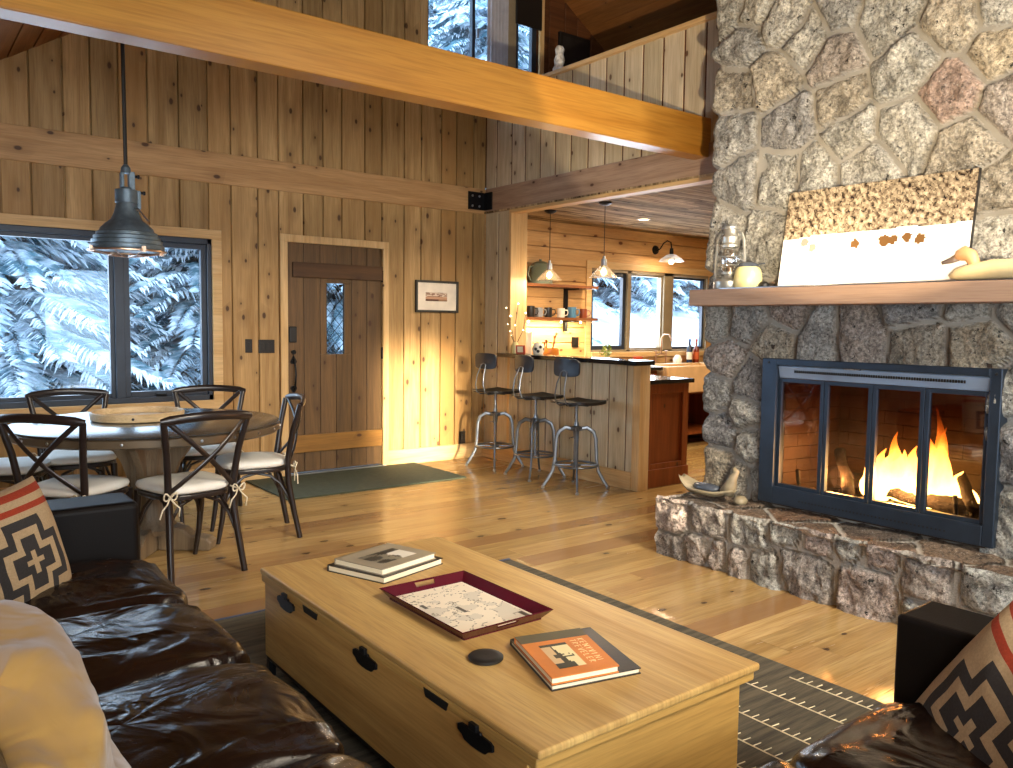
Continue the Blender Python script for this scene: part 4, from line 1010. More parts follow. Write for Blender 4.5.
def make_chair(label):
    c=thing('dining_chair',label,'chair',group='cross back chairs around the dining table')
    W=.20
    def b(mb,name,mat,sm=True,bev=0): return mb.build(name,mat,c,smooth=sm,bevel=bev,local=True)
    for s_ in (1,-1):
        pts=[(s_*.165,-.235,0),(s_*.178,-.21,.15),(s_*.185,-.195,.3),(s_*.18,-.185,.44)]
        b(MB().tube(pts,[.013,.016,.019,.021],12),'leg',M['chair'])
        pts=[(s_*.205,.255,0),(s_*.195,.225,.15),(s_*.18,.19,.35),(s_*.182,.185,.5),(s_*.20,.215,.68),(s_*.232,.255,.85)]
        b(MB().tube(pts,[.017,.018,.020,.019,.018,.017],12),'leg',M['chair'])
    # seat frame (rounded trapezoid)
    pl=[]
    for k in range(40):
        a=2*PI*k/40; x=math.copysign(abs(math.cos(a))**.55,math.cos(a)); y=math.copysign(abs(math.sin(a))**.55,math.sin(a))
        pl.append(((.205-.02*y)*x,.205*y-.005))
    b(MB().prism(pl,.425,.452),'seat_frame',M['chair'],False,.006)
    vs=[]; mbc=MB()
    pf=lambda r,z:[(p[0]*r,p[1]*r,z) for p in pl]
    rings=[(.9,.453),(1.0,.462),(1.03,.477),(1.0,.494),(.85,.505),(.5,.509),(.15,.510)]
    vv_=[p for r_,z_ in rings for p in pf(r_,z_)]
    fs=[(i*40+j,i*40+(j+1)%40,(i+1)*40+(j+1)%40,(i+1)*40+j) for i in range(len(rings)-1) for j in range(40)]+[tuple(range(40))[::-1],tuple(range(40*(len(rings)-1),40*len(rings)))]
    mbc.add(vv_,fs); cu=mbc.build('seat_cushion',M['cushion'],c,smooth=2,local=True)
    for s_ in (1,-1):
        mb=MB(); o_=Vector((s_*.19,.222,.455))
        for q in (1,-1):
            L_=[o_+Vector((q*.035*math.sin(t)*1.0,.008+.006*math.sin(t*2),.022*math.sin(2*t)*.9+.012*math.sin(t))) for t in [PI*i/10 for i in range(11)]]
            mb.tube(L_,.0045,6)
            mb.tube([o_,o_+Vector((q*.02,.012,-.03)),o_+Vector((q*.045,.014,-.055)),o_+Vector((q*.05+.01,.012,-.10))],.004,6)
        mb.lathe([(0,-.010),(.010,0),(0,.010)],tuple(o_),8)
        mb.tube([(s_*.19,.222,.455),(s_*.16,.19,.47)],.005,6)
        mb.build('tie_bow',M['tie'],cu,smooth=2,local=True)
    # top rail, bowed
    rail=[]
    for k in range(13):
        t=-1+2*k/12; rail.append((.25*t,.262+.05*(1-t*t)-.0,.855+.02*(1-t*t)))
    b(MB().tube(rail,[.012]+[.019]*11+[.012],12,sq=(1.25,.75)),'top_rail',M['chair'])
    mb=MB()
    for s_ in (1,-1):
        pts=[]
        for k in range(11):
            t=k/10; x=s_*(-.21+.385*t) ; z=.85-.37*t; y=.262+.045*math.sin(PI*t)*.9-.05*t*t-.02*t+.004*s_
            pts.append((x,y,z))
        mb.tube(pts,.0125,8,sq=(1.1,.6))
    mb.build('cross_brace',M['chair'],c,smooth=True,local=True)
    # arched braces under seat + ring
    mb=MB()
    for s_ in (1,-1):
        mb.tube([(s_*.185,.20,.22),(s_*.16,.17,.32),(s_*.11,.155,.39),(s_*.04,.15,.42)],.009,8)
        mb.tube([(s_*.18,-.2,.22),(s_*.15,-.17,.32),(s_*.11,-.155,.39),(s_*.04,-.15,.42)],.009,8)
        mb.tube([(s_*.18,-.2,.24),(s_*.165,-.14,.35),(s_*.155,-.08,.40),(s_*.15,0,.42),(s_*.155,.08,.40),(s_*.165,.14,.35),(s_*.18,.2,.24)],.009,8)
    mb.build('bentwood_brace',M['chair'],c,smooth=True,local=True)
    return c
chairs=[ # back midpoint, facing
 ((1.335,4.32),(-.17,.98),'dark cross back chair at the near side of the table with its back to camera'),
 ((.63,4.62),(.72,.69),'dark cross back chair behind the sofa arm at the left frame edge'),
 ((2.09,5.02),(-.98,.2),'dark cross back chair at the right end of the table nearest the door'),
 ((.985,6.08),(0,-1),'dark cross back chair on the window side below the window mullion'),
 ((1.87,5.95),(-.33,-.94),'dark cross back chair on the window side at the right, below the small pane'),
 ((.36,5.74),(1,-.38),'dark cross back chair at the far left end of the table, mostly cut off')]
c0=None
for (bm_,f,lab) in chairs:
    fv=Vector(f).normalized(); rz=math.atan2(fv.x,-fv.y); loc=(bm_[0]+fv.x*.235,bm_[1]+fv.y*.235,0)
    if c0 is None: c0=make_chair(lab); c0.location=loc; c0.rotation_euler=(0,0,rz)
    else: copytree(c0,loc,rz,lab)

# ------------------------------------------------------------ bar stools
def make_stool(label):
    c=thing('bar_stool',label,'stool',group='metal stools along the kitchen bar')
    b=lambda mb,n_,m_:mb.build(n_,m_,c,smooth=True,local=True)
    for k in range(4):
        a=R(45+90*k); u=Vector((math.cos(a),math.sin(a),0))
        pts=[u*.02+Vector((0,0,.50)),u*.09+Vector((0,0,.515)),u*.145+Vector((0,0,.48)),u*.165+Vector((0,0,.42)),u*.175+Vector((0,0,.25)),u*.19+Vector((0,0,.15)),u*.235+Vector((0,0,.07)),u*.27+Vector((0,0,.018))]
        lg=b(MB().tube(pts,[.014,.015,.014,.013,.012,.012,.012,.011],8,sq=(1.2,.8)),'leg',M['stoolmetal'])
        MB().lathe([(0,0),(.014,0),(.016,.012),(.010,.02),(0,.02)],tuple(u*.272),10).build('foot_cap',M['steel'],lg,smooth=True,local=True)
    mb=MB(); mb.tube([(.182*math.cos(t*PI/16),.182*math.sin(t*PI/16),.20) for t in range(32)],.009,8,closed=True); 
    for k in range(4):
        a=R(45+90*k); mb.tube([(.03*math.cos(a),.03*math.sin(a),.2),(.18*math.cos(a),.18*math.sin(a),.2)],.008,6)
    mb.lathe([(0,.19),(.045,.19),(.045,.205),(0,.205)]); b(mb,'foot_ring',M['stoolmetal'])
    mb=MB().lathe([(.013,.20),(.013,.70),(0,.70)],n=12); mb.lathe([(.0,.42),(.022,.42),(.026,.48),(.05,.505),(.05,.52),(.022,.53),(.018,.56),(0,.56)],n=16); mb.tube([(0,0,.44),(-.05,.02,.43)],.004,6); b(mb,'screw_post',M['stoolmetal'])
    mb=MB(); mb.box(-.12,.12,-.012,.012,.70,.712); mb.box(-.012,.012,-.12,.12,.70,.712); b(mb,'seat_bracket',M['blackm'])
    # saddle seat
    n=18; vs=[];fs=[]
    for z_ in (0,1):
        for i in range(n+1):
            for j in range(n+1):
                u,v=-1+2*i/n,-1+2*j/n; r=(u**4+v**4)**.25; m_=max(abs(u),abs(v)) or 1; q=m_/r if r>0 else 1
                x,y=u*q*.205+.02,v*q*.19; vs.append((x,y,.712+z_*.024+.012*(u*u)-.012*(1-v*v)*(z_)))
    N=(n+1)**2
    for i in range(n):
        for j in range(n):
            a=i*(n+1)+j; fs.append((a,a+1,a+n+2,a+n+1)); fs.append((N+a,N+a+n+1,N+a+n+2,N+a+1))
    for k in range(n):
        for p,q in ((k,k+1),(n*(n+1)+k+1,n*(n+1)+k),((k+1)*(n+1),k*(n+1)),(k*(n+1)+n,(k+1)*(n+1)+n)): fs.append((p,N+p,N+q,q))
    mb=MB(); mb.add(vs,fs); mb.build('seat',M['stoolseat'],c,smooth=True,local=True)
    mb=MB()
    for s_ in (1,-1): mb.tube([(-.05,s_*.055,.708),(-.15,s_*.055,.705),(-.195,s_*.055,.73),(-.215,s_*.05,.80),(-.20,s_*.045,.89),(-.175,s_*.035,.95),(-.165,s_*.03,.985)],.006,8)
    mb.tube([(-.165,.03,.985),(-.16,.0,1.0),(-.165,-.03,.985)],.006,8); b(mb,'back_support',M['stoolmetal'])
    pl=[]
    for k in range(32):
        a=2*PI*k/32; pl.append((.14*math.copysign(abs(math.cos(a))**.45,math.cos(a)),.075*math.copysign(abs(math.sin(a))**.45,math.sin(a))+1.02))
    mb=MB(); L=len(pl)
    vs=[(-.155-.5*p[0]**2*0+1.2*p[0]**2-.0,p[0],p[1]) for p in pl]; vs=[( -.165+1.3*(p[0]**2),p[0],p[1]) for p in pl]+[(-.149+1.3*(p[0]**2),p[0],p[1]) for p in pl]+[(-.165,0,1.02),(-.149,0,1.02)]
    fs=[(i,(i+1)%L,L+(i+1)%L,L+i) for i in range(L)]+[(2*L,(i+1)%L,i) for i in range(L)]+[(2*L+1,L+i,L+(i+1)%L) for i in range(L)]
    mb.add(vs,fs); mb.build('backrest',M['stoolback'],c,smooth=True,local=True)
    return c
s0=make_stool('swivel bar stool nearest the wall corner, leftmost at the bar'); s0.location=(4.66,6.22,0); s0.rotation_euler=(0,0,R(8))
copytree(s0,(4.65,5.60,0),R(-4),'middle swivel bar stool of the three at the bar')
copytree(s0,(4.585,4.985,0),R(6),'swivel bar stool nearest the open end of the bar')

# ------------------------------------------------------------ bar and kitchen
o=MB().box(4.82,5.045,4.545,6.33,1.046,1.085).build('bar_counter',M['counter'],bevel=.004); tag(o,'black bar counter top along the half wall above the stools','counter')
MB().box(4.82,4.90,6.33,6.42,1.046,1.085).build('overhang',M['counter'],o)
cb=thing('peninsula_cabinet','reddish wood peninsula cabinet end behind the bar half wall','cabinet',(5.32,5.4,0))
MB().box(5.06,5.585,4.66,6.1,.0,.88).build('body',M['cherry'],cb,bevel=.003)
mb=MB()
for (a,b,c_,e) in ((5.055,5.12,.13,.88),(5.515,5.588,.13,.88),(5.12,5.515,.80,.88),(5.12,5.515,.13,.20)): mb.box(a,b,4.635,4.66,c_,e)
mb.box(5.045,5.592,4.62,4.66,0,.155); mb.build('end_panel_frame',M['cherry'],cb,bevel=.004)
o=MB().box(5.03,5.62,4.60,6.2,.882,.918).build('worktop',M['counter'],bevel=.004); tag(o,'low glossy black worktop on the peninsula cabinet','counter')
# back run
cb=thing('base_cabinet','wooden kitchen base cabinet with black top under mug shelves','cabinet',(6.1,6.4,0))
MB().box(5.25,6.83,6.12,6.77,0,.88).build('body',M['cherry'],cb,bevel=.003)
MB().box(5.85,6.80,6.095,6.122,.15,.85).build('door',M['cherry'],cb,bevel=.004)
o=MB().box(5.2,6.85,6.05,6.775,.882,.92).build('worktop',M['counter'],bevel=.004); tag(o,'black worktop below the mug shelves at the kitchen wall','counter')
sk=thing('farmhouse_sink','wide tan apron front sink below the kitchen window','sink',(7.5,6.3,.60))
mb=MB(); mb.box(6.87,8.1,6.0,6.05,.62,.925); mb.box(6.87,6.92,6.05,6.55,.62,.925); mb.box(8.05,8.1,6.05,6.55,.62,.925); mb.box(6.92,8.05,6.50,6.55,.62,.925); mb.box(6.92,8.05,6.05,6.5,.62,.66)
mb.build('basin',M['sink'],sk,bevel=.012)
cb=thing('sink_base','open wooden base under the farmhouse sink','cabinet',(7.5,6.4,0))
mb=MB(); mb.box(6.86,6.9,6.05,6.77,0,.62); mb.box(8.1,8.14,6.05,6.77,0,.62); mb.box(6.9,8.1,6.7,6.77,0,.62); mb.box(6.9,8.1,6.1,6.7,.12,.15); mb.box(6.9,8.1,6.06,6.7,.60,.62); mb.build('carcass',M['cherry'],cb)
o=MB().box(6.86,9.9,6.56,6.775,.882,.92).build('worktop',plain('brown_ledge','#8a7a4c',.3),bevel=.003); tag(o,'narrow brown counter ledge behind the farmhouse sink','counter')
MB().box(8.16,9.9,6.60,6.775,0,.882).build('base',M['cherry'],o)
fa=thing('kitchen_faucet','bridge faucet standing behind the farmhouse sink','faucet',(7.45,6.62,.92))
mb=MB(); mb.tube([(7.36,6.62,.92),(7.36,6.62,1.02),(7.45,6.62,1.04),(7.54,6.62,1.02),(7.54,6.62,.92)],.012,8); mb.tube([(7.45,6.62,1.03),(7.45,6.62,1.22),(7.45,6.58,1.27),(7.45,6.5,1.27),(7.45,6.46,1.2)],.011,8); mb.build('spout',M['copper'],fa,smooth=True)
mb=MB()
for x in (7.36,7.54): mb.tube([(x,6.62,1.02),(x,6.62,1.07)],.01,8); mb.tube([(x-.03,6.62,1.07),(x+.03,6.62,1.07)],.006,6)
mb.build('taps',M['copper'],fa,smooth=True)
def bottle(x,y,col,lab,h=.28,r=.036):
    b=thing('bottle',lab,'bottle',(x,y,.92),group='bottles behind the sink')
    MB().lathe([(0,0),(r,0),(r,h*.6),(r*.4,h*.75),(r*.35,h*.97),(0,h*.97)],(x,y,.92),16).build('glass_body',plain('bottle_'+col[1:],col,.15),b,smooth=True)
    MB().lathe([(r*.45,0),(r*.45,.035),(0,.035)],(x,y,.92+h*.93),12).build('cap',plain('cap_'+col[1:],'#a8422a' if col!='#1d2c4a' else '#263a6a',.4),b,smooth=True)
    MB().lathe([(r+.001,h*.15),(r+.001,h*.48)],(x,y,.92),16).build('label',plain('lab_'+col[1:],'#c05a2a' if col!='#1d2c4a' else '#e0d8c8',.6),b,smooth=True)
bottle(7.97,6.62,'#1d2c4a','dark bottle with blue cap beside the kitchen window')
bottle(8.10,6.62,'#7a2a14','red orange bottle next to the stone chimney edge')
bottle(8.03,6.66,'#3a2a12','short brown bottle standing between the other two',.2)
o=MB().lathe([(0,0),(.05,0),(.055,.05),(.035,.09),(.02,.1),(0,.1)],(7.75,6.62,.92),14).build('soap_dish',M['white'],smooth=True); tag(o,'small white soap dispenser behind the sink','dispenser')
o=MB().lathe([(0,0),(.05,0),(.06,.09),(.055,.09),(.045,.01),(0,.01)],(7.05,6.62,.92),14).build('planter_cup',plain('red_cup','#b0432a',.4),smooth=True); tag(o,'small red cup on the ledge left of the faucet','cup')
# shelves
for z,lab in ((1.79,'upper wooden kitchen shelf with green canister'),(1.44,'lower wooden kitchen shelf holding a row of mugs')):
    s=thing('wall_shelf',lab,'shelf',(5.7,YA-.13,z-.03))
    MB().box(5.08,6.30,6.53,6.775,z-.022,z+.008).build('board',M['shelf'],s,bevel=.003)
    mb=MB(); mb.box(6.00,6.04,6.74,6.775,z-.14 if z<1.6 else z-.34,z-.022); mb.box(6.00,6.03,6.55,6.775,z-.038,z-.022); mb.box(5.15,5.18,6.55,6.775,z-.038,z-.022); mb.build('bracket',M['blackm'],s,bevel=.002)
zs=1.449
def mug(x,mat,lab,h=.10,r=.042,turn=-.6):
    g=thing('mug',lab,'mug',(x,6.63,zs),group='mugs in a row on the lower shelf')
    MB().lathe([(0,0),(r*.92,0),(r,.01),(r,h),(r-.005,h),(r-.006,.012),(0,.01)],(x,6.63,zs),20).build('cup',mat,g,smooth=True)
    dx,dy=math.cos(turn),math.sin(turn)
    MB().tube([(x+dx*r*.95,6.63+dy*r*.95,zs+h*.8),(x+dx*(r+.03),6.63+dy*(r+.03),zs+h*.78),(x+dx*(r+.036),6.63+dy*(r+.036),zs+h*.5),(x+dx*(r+.025),6.63+dy*(r+.025),zs+h*.25),(x+dx*r*.95,6.63+dy*r*.95,zs+h*.2)],.006,8).build('handle',mat,g,smooth=True)
mug(5.42,M['mug1'],'tall black mug at the left end of the lower shelf',.115)
mug(5.53,M['mug2'],'grey white patterned mug, second from the left on the shelf')
mug(5.66,M['mug1'],'black mug, third from the left on the shelf',.105)
mug(5.84,M['mug3'],'white mug with dark print left of the shelf bracket')
mug(6.00,M['mug4'],'blue mug right behind the shelf bracket',.115,.048)
mug(6.17,M['mug5'],'rust brown mug at the right end of the lower shelf',.10,.044)
cn=thing('enamel_canister','sage green enamel coffee pot on the upper kitchen shelf','canister',(5.52,6.64,1.798))
MB().lathe([(0,0),(.13,0),(.13,.02),(.10,.20),(.09,.215),(.05,.235),(.015,.24),(.015,.26),(0,.26)],(5.55,6.64,1.798),24).build('pot',M['teal'],cn,smooth=True)
MB().tube([(5.44,6.64,1.98),(5.40,6.64,1.97),(5.38,6.64,1.90),(5.42,6.64,1.83)],.010,8).build('handle',M['teal'],cn,smooth=True)
# bar / counter clutter
cy=thing('paper_towel_roll','upright silver roll holder beside the jamb','roll',(5.35,6.60,.92)); MB().lathe([(0,0),(.055,0),(.055,.36),(0,.36)],(5.35,6.60,.93),20).build('roll',plain('roll_grey','#b9b3ad',.4),cy,smooth=True); MB().lathe([(0,0),(.07,0),(.07,.01),(0,.01)],(5.35,6.60,.92),20).build('base',M['steel'],cy)
ut=thing('utensil_crock','orange bowl with wooden utensils on kitchen counter','crock',(5.62,6.55,.92))
MB().lathe([(0,0),(.06,0),(.10,.09),(.095,.17),(.09,.17),(.09,.09),(.05,.01),(0,.01)],(5.62,6.55,.95),20).build('bowl',plain('orange_glaze','#c7792e',.35),ut,smooth=True)
MB().lathe([(0,0),(.08,0),(.08,.03),(0,.03)],(5.62,6.55,.92),20).build('stand',M['white'],ut)
for k,(dx,dy,h) in enumerate(((.06,.0,.3),(-.03,.02,.26),(.1,.02,.33),(-.07,0,.24))): MB().tube([(5.62+dx*.3,6.55+dy,.98),(5.62+dx,6.55+dy,.92+h),(5.62+dx*1.15,6.55+dy,.95+h)],[.006,.006,.016],8).build('utensil',M['shelf'],ut,smooth=True)
cw_=thing('cow_print_vase','small white cow print pitcher on the bar near the jamb','pitcher',(5.0,6.05,1.085))
MB().lathe([(0,0),(.045,0),(.06,.04),(.05,.09),(.035,.11),(.03,.11),(0,.1)],(5.02,6.02,1.085),20).build('body',NT('cow').bsdf((.8,.8,.78,1),.3) if 0 else plain('cow_white','#e6dfcf',.3,0,.05),cw_,smooth=True)
mb=MB()
for a,z in ((3.6,.05),(4.4,.07),(4.0,.03),(5.2,.05)): mb.lathe([(0,0),(.016,0),(.012,.002),(0,.002)],n=10,M=Matrix.Translation((5.02+.058*math.cos(a),6.02+.058*math.sin(a),1.085+z))@Matrix.Rotation(a,4,'Z')@Matrix.Rotation(PI/2,4,'Y'))
mb.build('spots',M['blackp'],cw_)
cd=thing('greeting_card','small red bordered card standing on the bar by the jamb','card',(4.95,6.20,1.085))
mb=MB(); mb.add([(4.93,6.25,1.085),(4.98,6.17,1.085),(4.975,6.17,1.165),(4.925,6.25,1.165),(4.936,6.252,1.085),(4.986,6.172,1.085),(4.981,6.172,1.165),(4.931,6.252,1.165)],[(0,1,2,3),(4,7,6,5),(0,4,5,1),(1,5,6,2),(2,6,7,3),(3,7,4,0)]); mb.build('card_stock',plain('card_red','#b5442c',.6),cd)
mb=MB(); mb.add([(4.937,6.235,1.097),(4.967,6.185,1.097),(4.963,6.185,1.153),(4.933,6.235,1.153)],[(0,1,2,3)]); 
for i in range(4): mb.v[i]=(mb.v[i][0]-.0035,mb.v[i][1]-.002,mb.v[i][2])
mb.build('card_picture',M['page'],cd)
pl=thing('potted_herb','small leafy green plant on the counter under kitchen window','plant',(6.50,6.60,.92))
MB().lathe([(0,0),(.04,0),(.055,.09),(.05,.09),(0,.08)],(6.5,6.6,.92),16).build('pot',M['white'],pl,smooth=True)
mb=MB(); rr_=random.Random(4)
for k in range(60):
    a=rr_.random()*6.28; e_=rr_.uniform(.2,1.3); r_=rr_.uniform(.04,.12); c_=Vector((6.5+r_*math.cos(a)*math.cos(e_),6.6+r_*math.sin(a)*math.cos(e_)*.7,1.01+r_*math.sin(e_)*1.3)); s_=.022
    t1=Vector((rr_.uniform(-1,1),rr_.uniform(-1,1),rr_.uniform(-.3,1))).normalized()*s_; t2=t1.cross(Vector((rr_.uniform(-1,1),.3,.5))).normalized()*s_*.5
    mb.add([c_-t1,c_+t2,c_+t1,c_-t2],[(0,1,2,3)])
    if k%4==0: mb.tube([(6.5,6.6,.99),tuple(c_)],.0015,4)
mb.build('leaves',plain('herb_green','#7d8a3e',.6),pl)
# fairy-light branch at the jamb
fb=thing('lighted_branch','thin twig branch with tiny glowing bulbs beside the bar opening','branch',(4.93,6.33,1.085))
mb=MB(); bl=MB(); rb=random.Random(9)
MB().lathe([(0,0),(.035,0),(.04,.06),(.025,.11),(.02,.11),(0,.1)],(4.95,6.29,1.085),14).build('vase',M['jug'],fb,smooth=True)
for (dx,dy,dz) in ((-.02,.12,.38),(-.04,.03,.30),(.0,-.04,.42),(.03,-.12,.33),(-.03,.08,.22)):
    p0=Vector((4.95,6.29,1.15)); p1=p0+Vector((dx,dy,dz)); md=(p0+p1)/2+Vector((rb.uniform(-.02,.02),rb.uniform(-.03,.03),0)); mb.tube([p0,md,p1],.003,5)
    bl.lathe([(0,-.009),(.009,0),(0,.009)],tuple(p1),8)
    bl.lathe([(0,-.007),(.007,0),(0,.007)],tuple(md),8)
mb.build('twigs',M['bark'],fb); bl.build('bulbs',M['tiny'],fb)
sl=thing('string_lights','string of small round bulbs under the lower mug shelf','string lights',(5.7,6.53,1.40))
mb=MB(); mb.tube([(5.1,6.52,1.415),(5.3,6.52,1.40),(5.6,6.52,1.412),(5.9,6.52,1.400),(6.3,6.52,1.413)],.0025,5); mb.build('wire',M['blackp'],sl)
mb=MB()
for x in (5.30,5.75,6.03,6.22): mb.lathe([(0,-.014),(.012,-.005),(.012,.005),(0,.014)],(x,6.52,1.40),10)
mb.build('bulbs',M['tiny'],sl,smooth=True)
# pendants
def pendant(x,y,lab,zt=2.484,zb=1.83):
    p=thing('pendant_lamp',lab,'lamp',(x,y,zb),group='glass pendants over the bar')
    MB().lathe([(0,-.03),(.03,-.028),(.06,-.012),(.06,0),(0,0)],(x,y,zt),20).build('canopy',M['blackm'],p,smooth=True)
    MB().tube([(x,y,zt-.02),(x,y,zb+.16)],.0035,6).build('cord',M['blackp'],p)
    MB().lathe([(0,.19),(.012,.19),(.014,.165),(.026,.16),(.028,.09),(.022,.085),(0,.085)],(x,y,zb-.02),16).build('socket',M['steel'],p,smooth=True)
    MB().lathe([(.03,.085),(.045,.07),(.085,.025),(.125,-.02),(.128,-.025),(.122,-.02),(.082,.022),(.042,.066),(.028,.082)],(x,y,zb),32).build('shade',glassy('ribbed_shade',(1,.95,.85),.5,.25),p,smooth=True)
    MB().lathe([(0,-.02),(.02,-.012),(.03,.01),(.026,.03),(.012,.05),(0,.05)],(x,y,zb+.01),14).build('bulb',M['bulb'],p,smooth=True)
    return p
pendant(5.24,6.13,'left glass cone pendant lamp over the bar, nearer the shelves')
pendant(5.25,5.38,'right glass cone pendant lamp over the bar, in front of the window')
sc_=thing('wall_sconce','gooseneck wall lamp with milk glass shade above kitchen window','lamp',(7.47,YA,2.29))
MB().lathe([(0,0),(.055,0),(.05,.015),(.02,.025),(0,.025)],n=20,M=Matrix.Translation((7.48,YA,2.29))@Matrix.Rotation(PI/2,4,'X')).build('wall_plate',M['blackm'],sc_,smooth=True)
MB().tube([(7.48,YA-.02,2.28),(7.48,YA-.08,2.30),(7.47,YA-.14,2.36),(7.46,YA-.21,2.385),(7.45,YA-.27,2.36),(7.45,YA-.284,2.29)],.008,8).build('gooseneck',M['blackm'],sc_,smooth=True)
MB().lathe([(0,.10),(.02,.10),(.025,.04),(.02,.03),(0,.03)],(7.45,6.5,2.19),14).build('socket',M['blackm'],sc_,smooth=True)
MB().lathe([(.03,.05),(.06,.04),(.12,0),(.15,-.035),(.145,-.035),(.115,-.004),(.055,.034),(.028,.044)],(7.45,6.5,2.17),28).build('shade',glassy('milk_glass_shade',(1,1,1),.6,.4),sc_,smooth=True)
MB().lathe([(0,-.03),(.025,-.02),(.03,0),(.02,.03),(0,.04)],(7.45,6.5,2.13),14).build('bulb',M['bulb'],sc_,smooth=True)
rc=thing('recessed_light','round recessed ceiling light in the kitchen','lamp',(6.37,5.95,2.46)); MB().lathe([(.055,0),(.075,0),(.075,-.006),(.055,-.006),(.055,0)],(6.37,5.95,2.484),24).build('trim_ring',M['white'],rc,smooth=True); MB().lathe([(0,-.001),(.055,-.001),(.055,-.004),(0,-.004)],(6.37,5.95,2.484),24).build('lens',emis('downlight','#ffe2b0',8),rc)
# dining pendant
px,py,pz=1.148,5.10,1.765
p=thing('barn_pendant','large grey galvanised barn pendant lamp above the dining table','lamp',(px,py,pz))
MB().lathe([(.195,0),(.20,.01),(.197,.03),(.188,.034),(.189,.055),(.178,.06),(.178,.078),(.165,.084),(.163,.1),(.148,.106),(.14,.125),(.115,.15),(.085,.175),(.068,.21),(.058,.25),(.055,.27),(.06,.272),(.06,.345),(.035,.35),(.03,.36),(.0,.36)],(px,py,pz),44).build('shade',M['lampm'],p,smooth=True)
mb=MB(); mb.box(px-.03,px-.012,py-.02,py+.02,pz+.36,pz+.44); mb.box(px+.012,px+.045,py-.02,py+.02,pz+.34,pz+.45); mb.box(px+.055,px+.075,py-.02,py+.02,pz+.24,pz+.345); mb.lathe([(0,0),(.03,0),(.026,.03),(.012,.05),(0,.05)],(px,py,pz+.44),16); mb.build('yoke',M['lampm'],p,bevel=.003)
mb=MB(); 
for z_,x_ in ((.425,.06),(.335,.09)): mb.tube([(px+.04,py-.01,pz+z_),(px+x_,py-.01,pz+z_)],.008,8); mb.lathe([(0,0),(.012,0),(.012,.01),(0,.01)],n=10,M=Matrix.Translation((px+x_,py-.01,pz+z_))@Matrix.Rotation(PI/2,4,'Y'))
mb.build('thumb_screws',M['blackm'],p,smooth=True)
mb=MB(); mb.tube([(px+.055,py-.045,pz+.235),(px+.075,py-.07,pz+.2),(px+.10,py-.09,pz+.165)],.005,6); mb.lathe([(0,-.014),(.02,0),(0,.014)],(px+.04,py-.045,pz+.235),12); mb.build('swivel_arm',M['steel'],p,smooth=True)
MB().tube([(px,py,pz+.48),(px-.005,py,2.7+.632*px+0.03)],.011,8).build('cable',M['blackp'],p)
mb=MB(); mb.tube([(px+.205*math.cos(t*PI/20),py+.205*math.sin(t*PI/20),pz-.006) for t in range(40)],.006,6,closed=True); mb.tube([(px+.10*math.cos(t*PI/12),py+.10*math.sin(t*PI/12),pz-.03) for t in range(24)],.003,5,closed=True)
for k in range(8):
    a=k*PI/4+.2; ca,sa=math.cos(a),math.sin(a); mb.tube([(px+.205*ca,py+.205*sa,pz-.006),(px+.1*ca,py+.1*sa,pz-.03),(px,py,pz-.038)],.0028,5)
    if k%2==0: mb.box(px+.2*ca-.01,px+.2*ca+.012,py+.2*sa-.01,py+.2*sa+.01,pz-.018,pz+.016)
mb.build('wire_guard',M['copper'],p,smooth=True)
MB().lathe([(0,-.05),(.03,-.04),(.035,-.01),(.02,.03),(0,.03)],(px,py,pz+.07),14).build('bulb',M['white'],p,smooth=True)

# ------------------------------------------------------------ outside
def gh(x,y):
    h=-.35+.10*noise.noise(Vector((x*.4,y*.4,0)))
    t=max(0,min(1,(x-7.5)/2.5))*max(0,min(1,(y-7.2)/5.0)); h+=1.95*(t**.8)+.15*t*noise.noise(Vector((x*.6,y*.5,4)))
    t2=max(0,min(1,(y-11)/10)); return h+.8*t2
mb=MB(); nx,ny=90,60; vs=[]
for i in range(nx+1):
    for j in range(ny+1):
        x=-12+52*i/nx; y=7.0+33*j/ny; vs.append((x,y,gh(x,y)))
mb.add(vs,[(i*(ny+1)+j,(i+1)*(ny+1)+j,(i+1)*(ny+1)+j+1,i*(ny+1)+j+1) for i in range(nx) for j in range(ny)])
mb.build('ground_snow',M['snow'],smooth=2,kind='structure')
def make_tree(seed,H,label,Rr=1.7,base=.3):
    r=random.Random(seed); t=thing('snowy_conifer',label,'tree',group='snow laden conifers outside')
    MB().tube([(0,0,-.3),(.03,.02,H*.4),(0,0,H)],[.16,.10,.02],8).build('tree_trunk',M['bark'],t,smooth=True,local=True)
    mb=MB(); z=base
    while z<H-.2:
        rad=Rr*(1-z/H)**.8+.12; nb=r.randint(7,9)
        for b in range(nb):
            a=r.random()*2*PI; L=rad*r.uniform(.75,1.15); dr=-.32*L*r.uniform(.7,1.4)
            u=Vector((math.cos(a),math.sin(a),0)); w=Vector((-u.y,u.x,0)); o_=Vector((0,0,z))
            nt=int(8+L*19)
            for k in range(nt):
                s=(k+.8)/nt; c=o_+u*L*s+Vector((0,0,dr*s*s+.05*L*s)); tl=.22*L*(1.1-s*.75)*r.uniform(.6,1.2)+.07
                for sg in (1,-1):
                    d_=(w*sg+u*.75).normalized(); e=c+d_*tl+Vector((0,0,-r.uniform(.1,.7)*tl)); m_=(c+e)/2+Vector((0,0,.035)); wd=.020+.016*r.random(); q=u*wd
                    mb.add([c,m_+q,e,m_-q,m_+Vector((0,0,-.05))],[(0,1,4),(1,2,4),(2,3,4),(3,0,4),(0,3,2,1)])
        z+=r.uniform(.12,.2)
    mb.build('foliage',M['needle'],t,local=True)
    return t
t1=make_tree(1,8.5,'big snowy spruce close outside the dining window, left pane',2.3)
t1.location=(1.2,12.4,gh(1.2,12.4))
t2=make_tree(2,6.5,'snowy fir outside seen through the right dining window pane',1.8)
t2.location=(3.9,12.6,gh(3.9,12.6))
rt=random.Random(2)
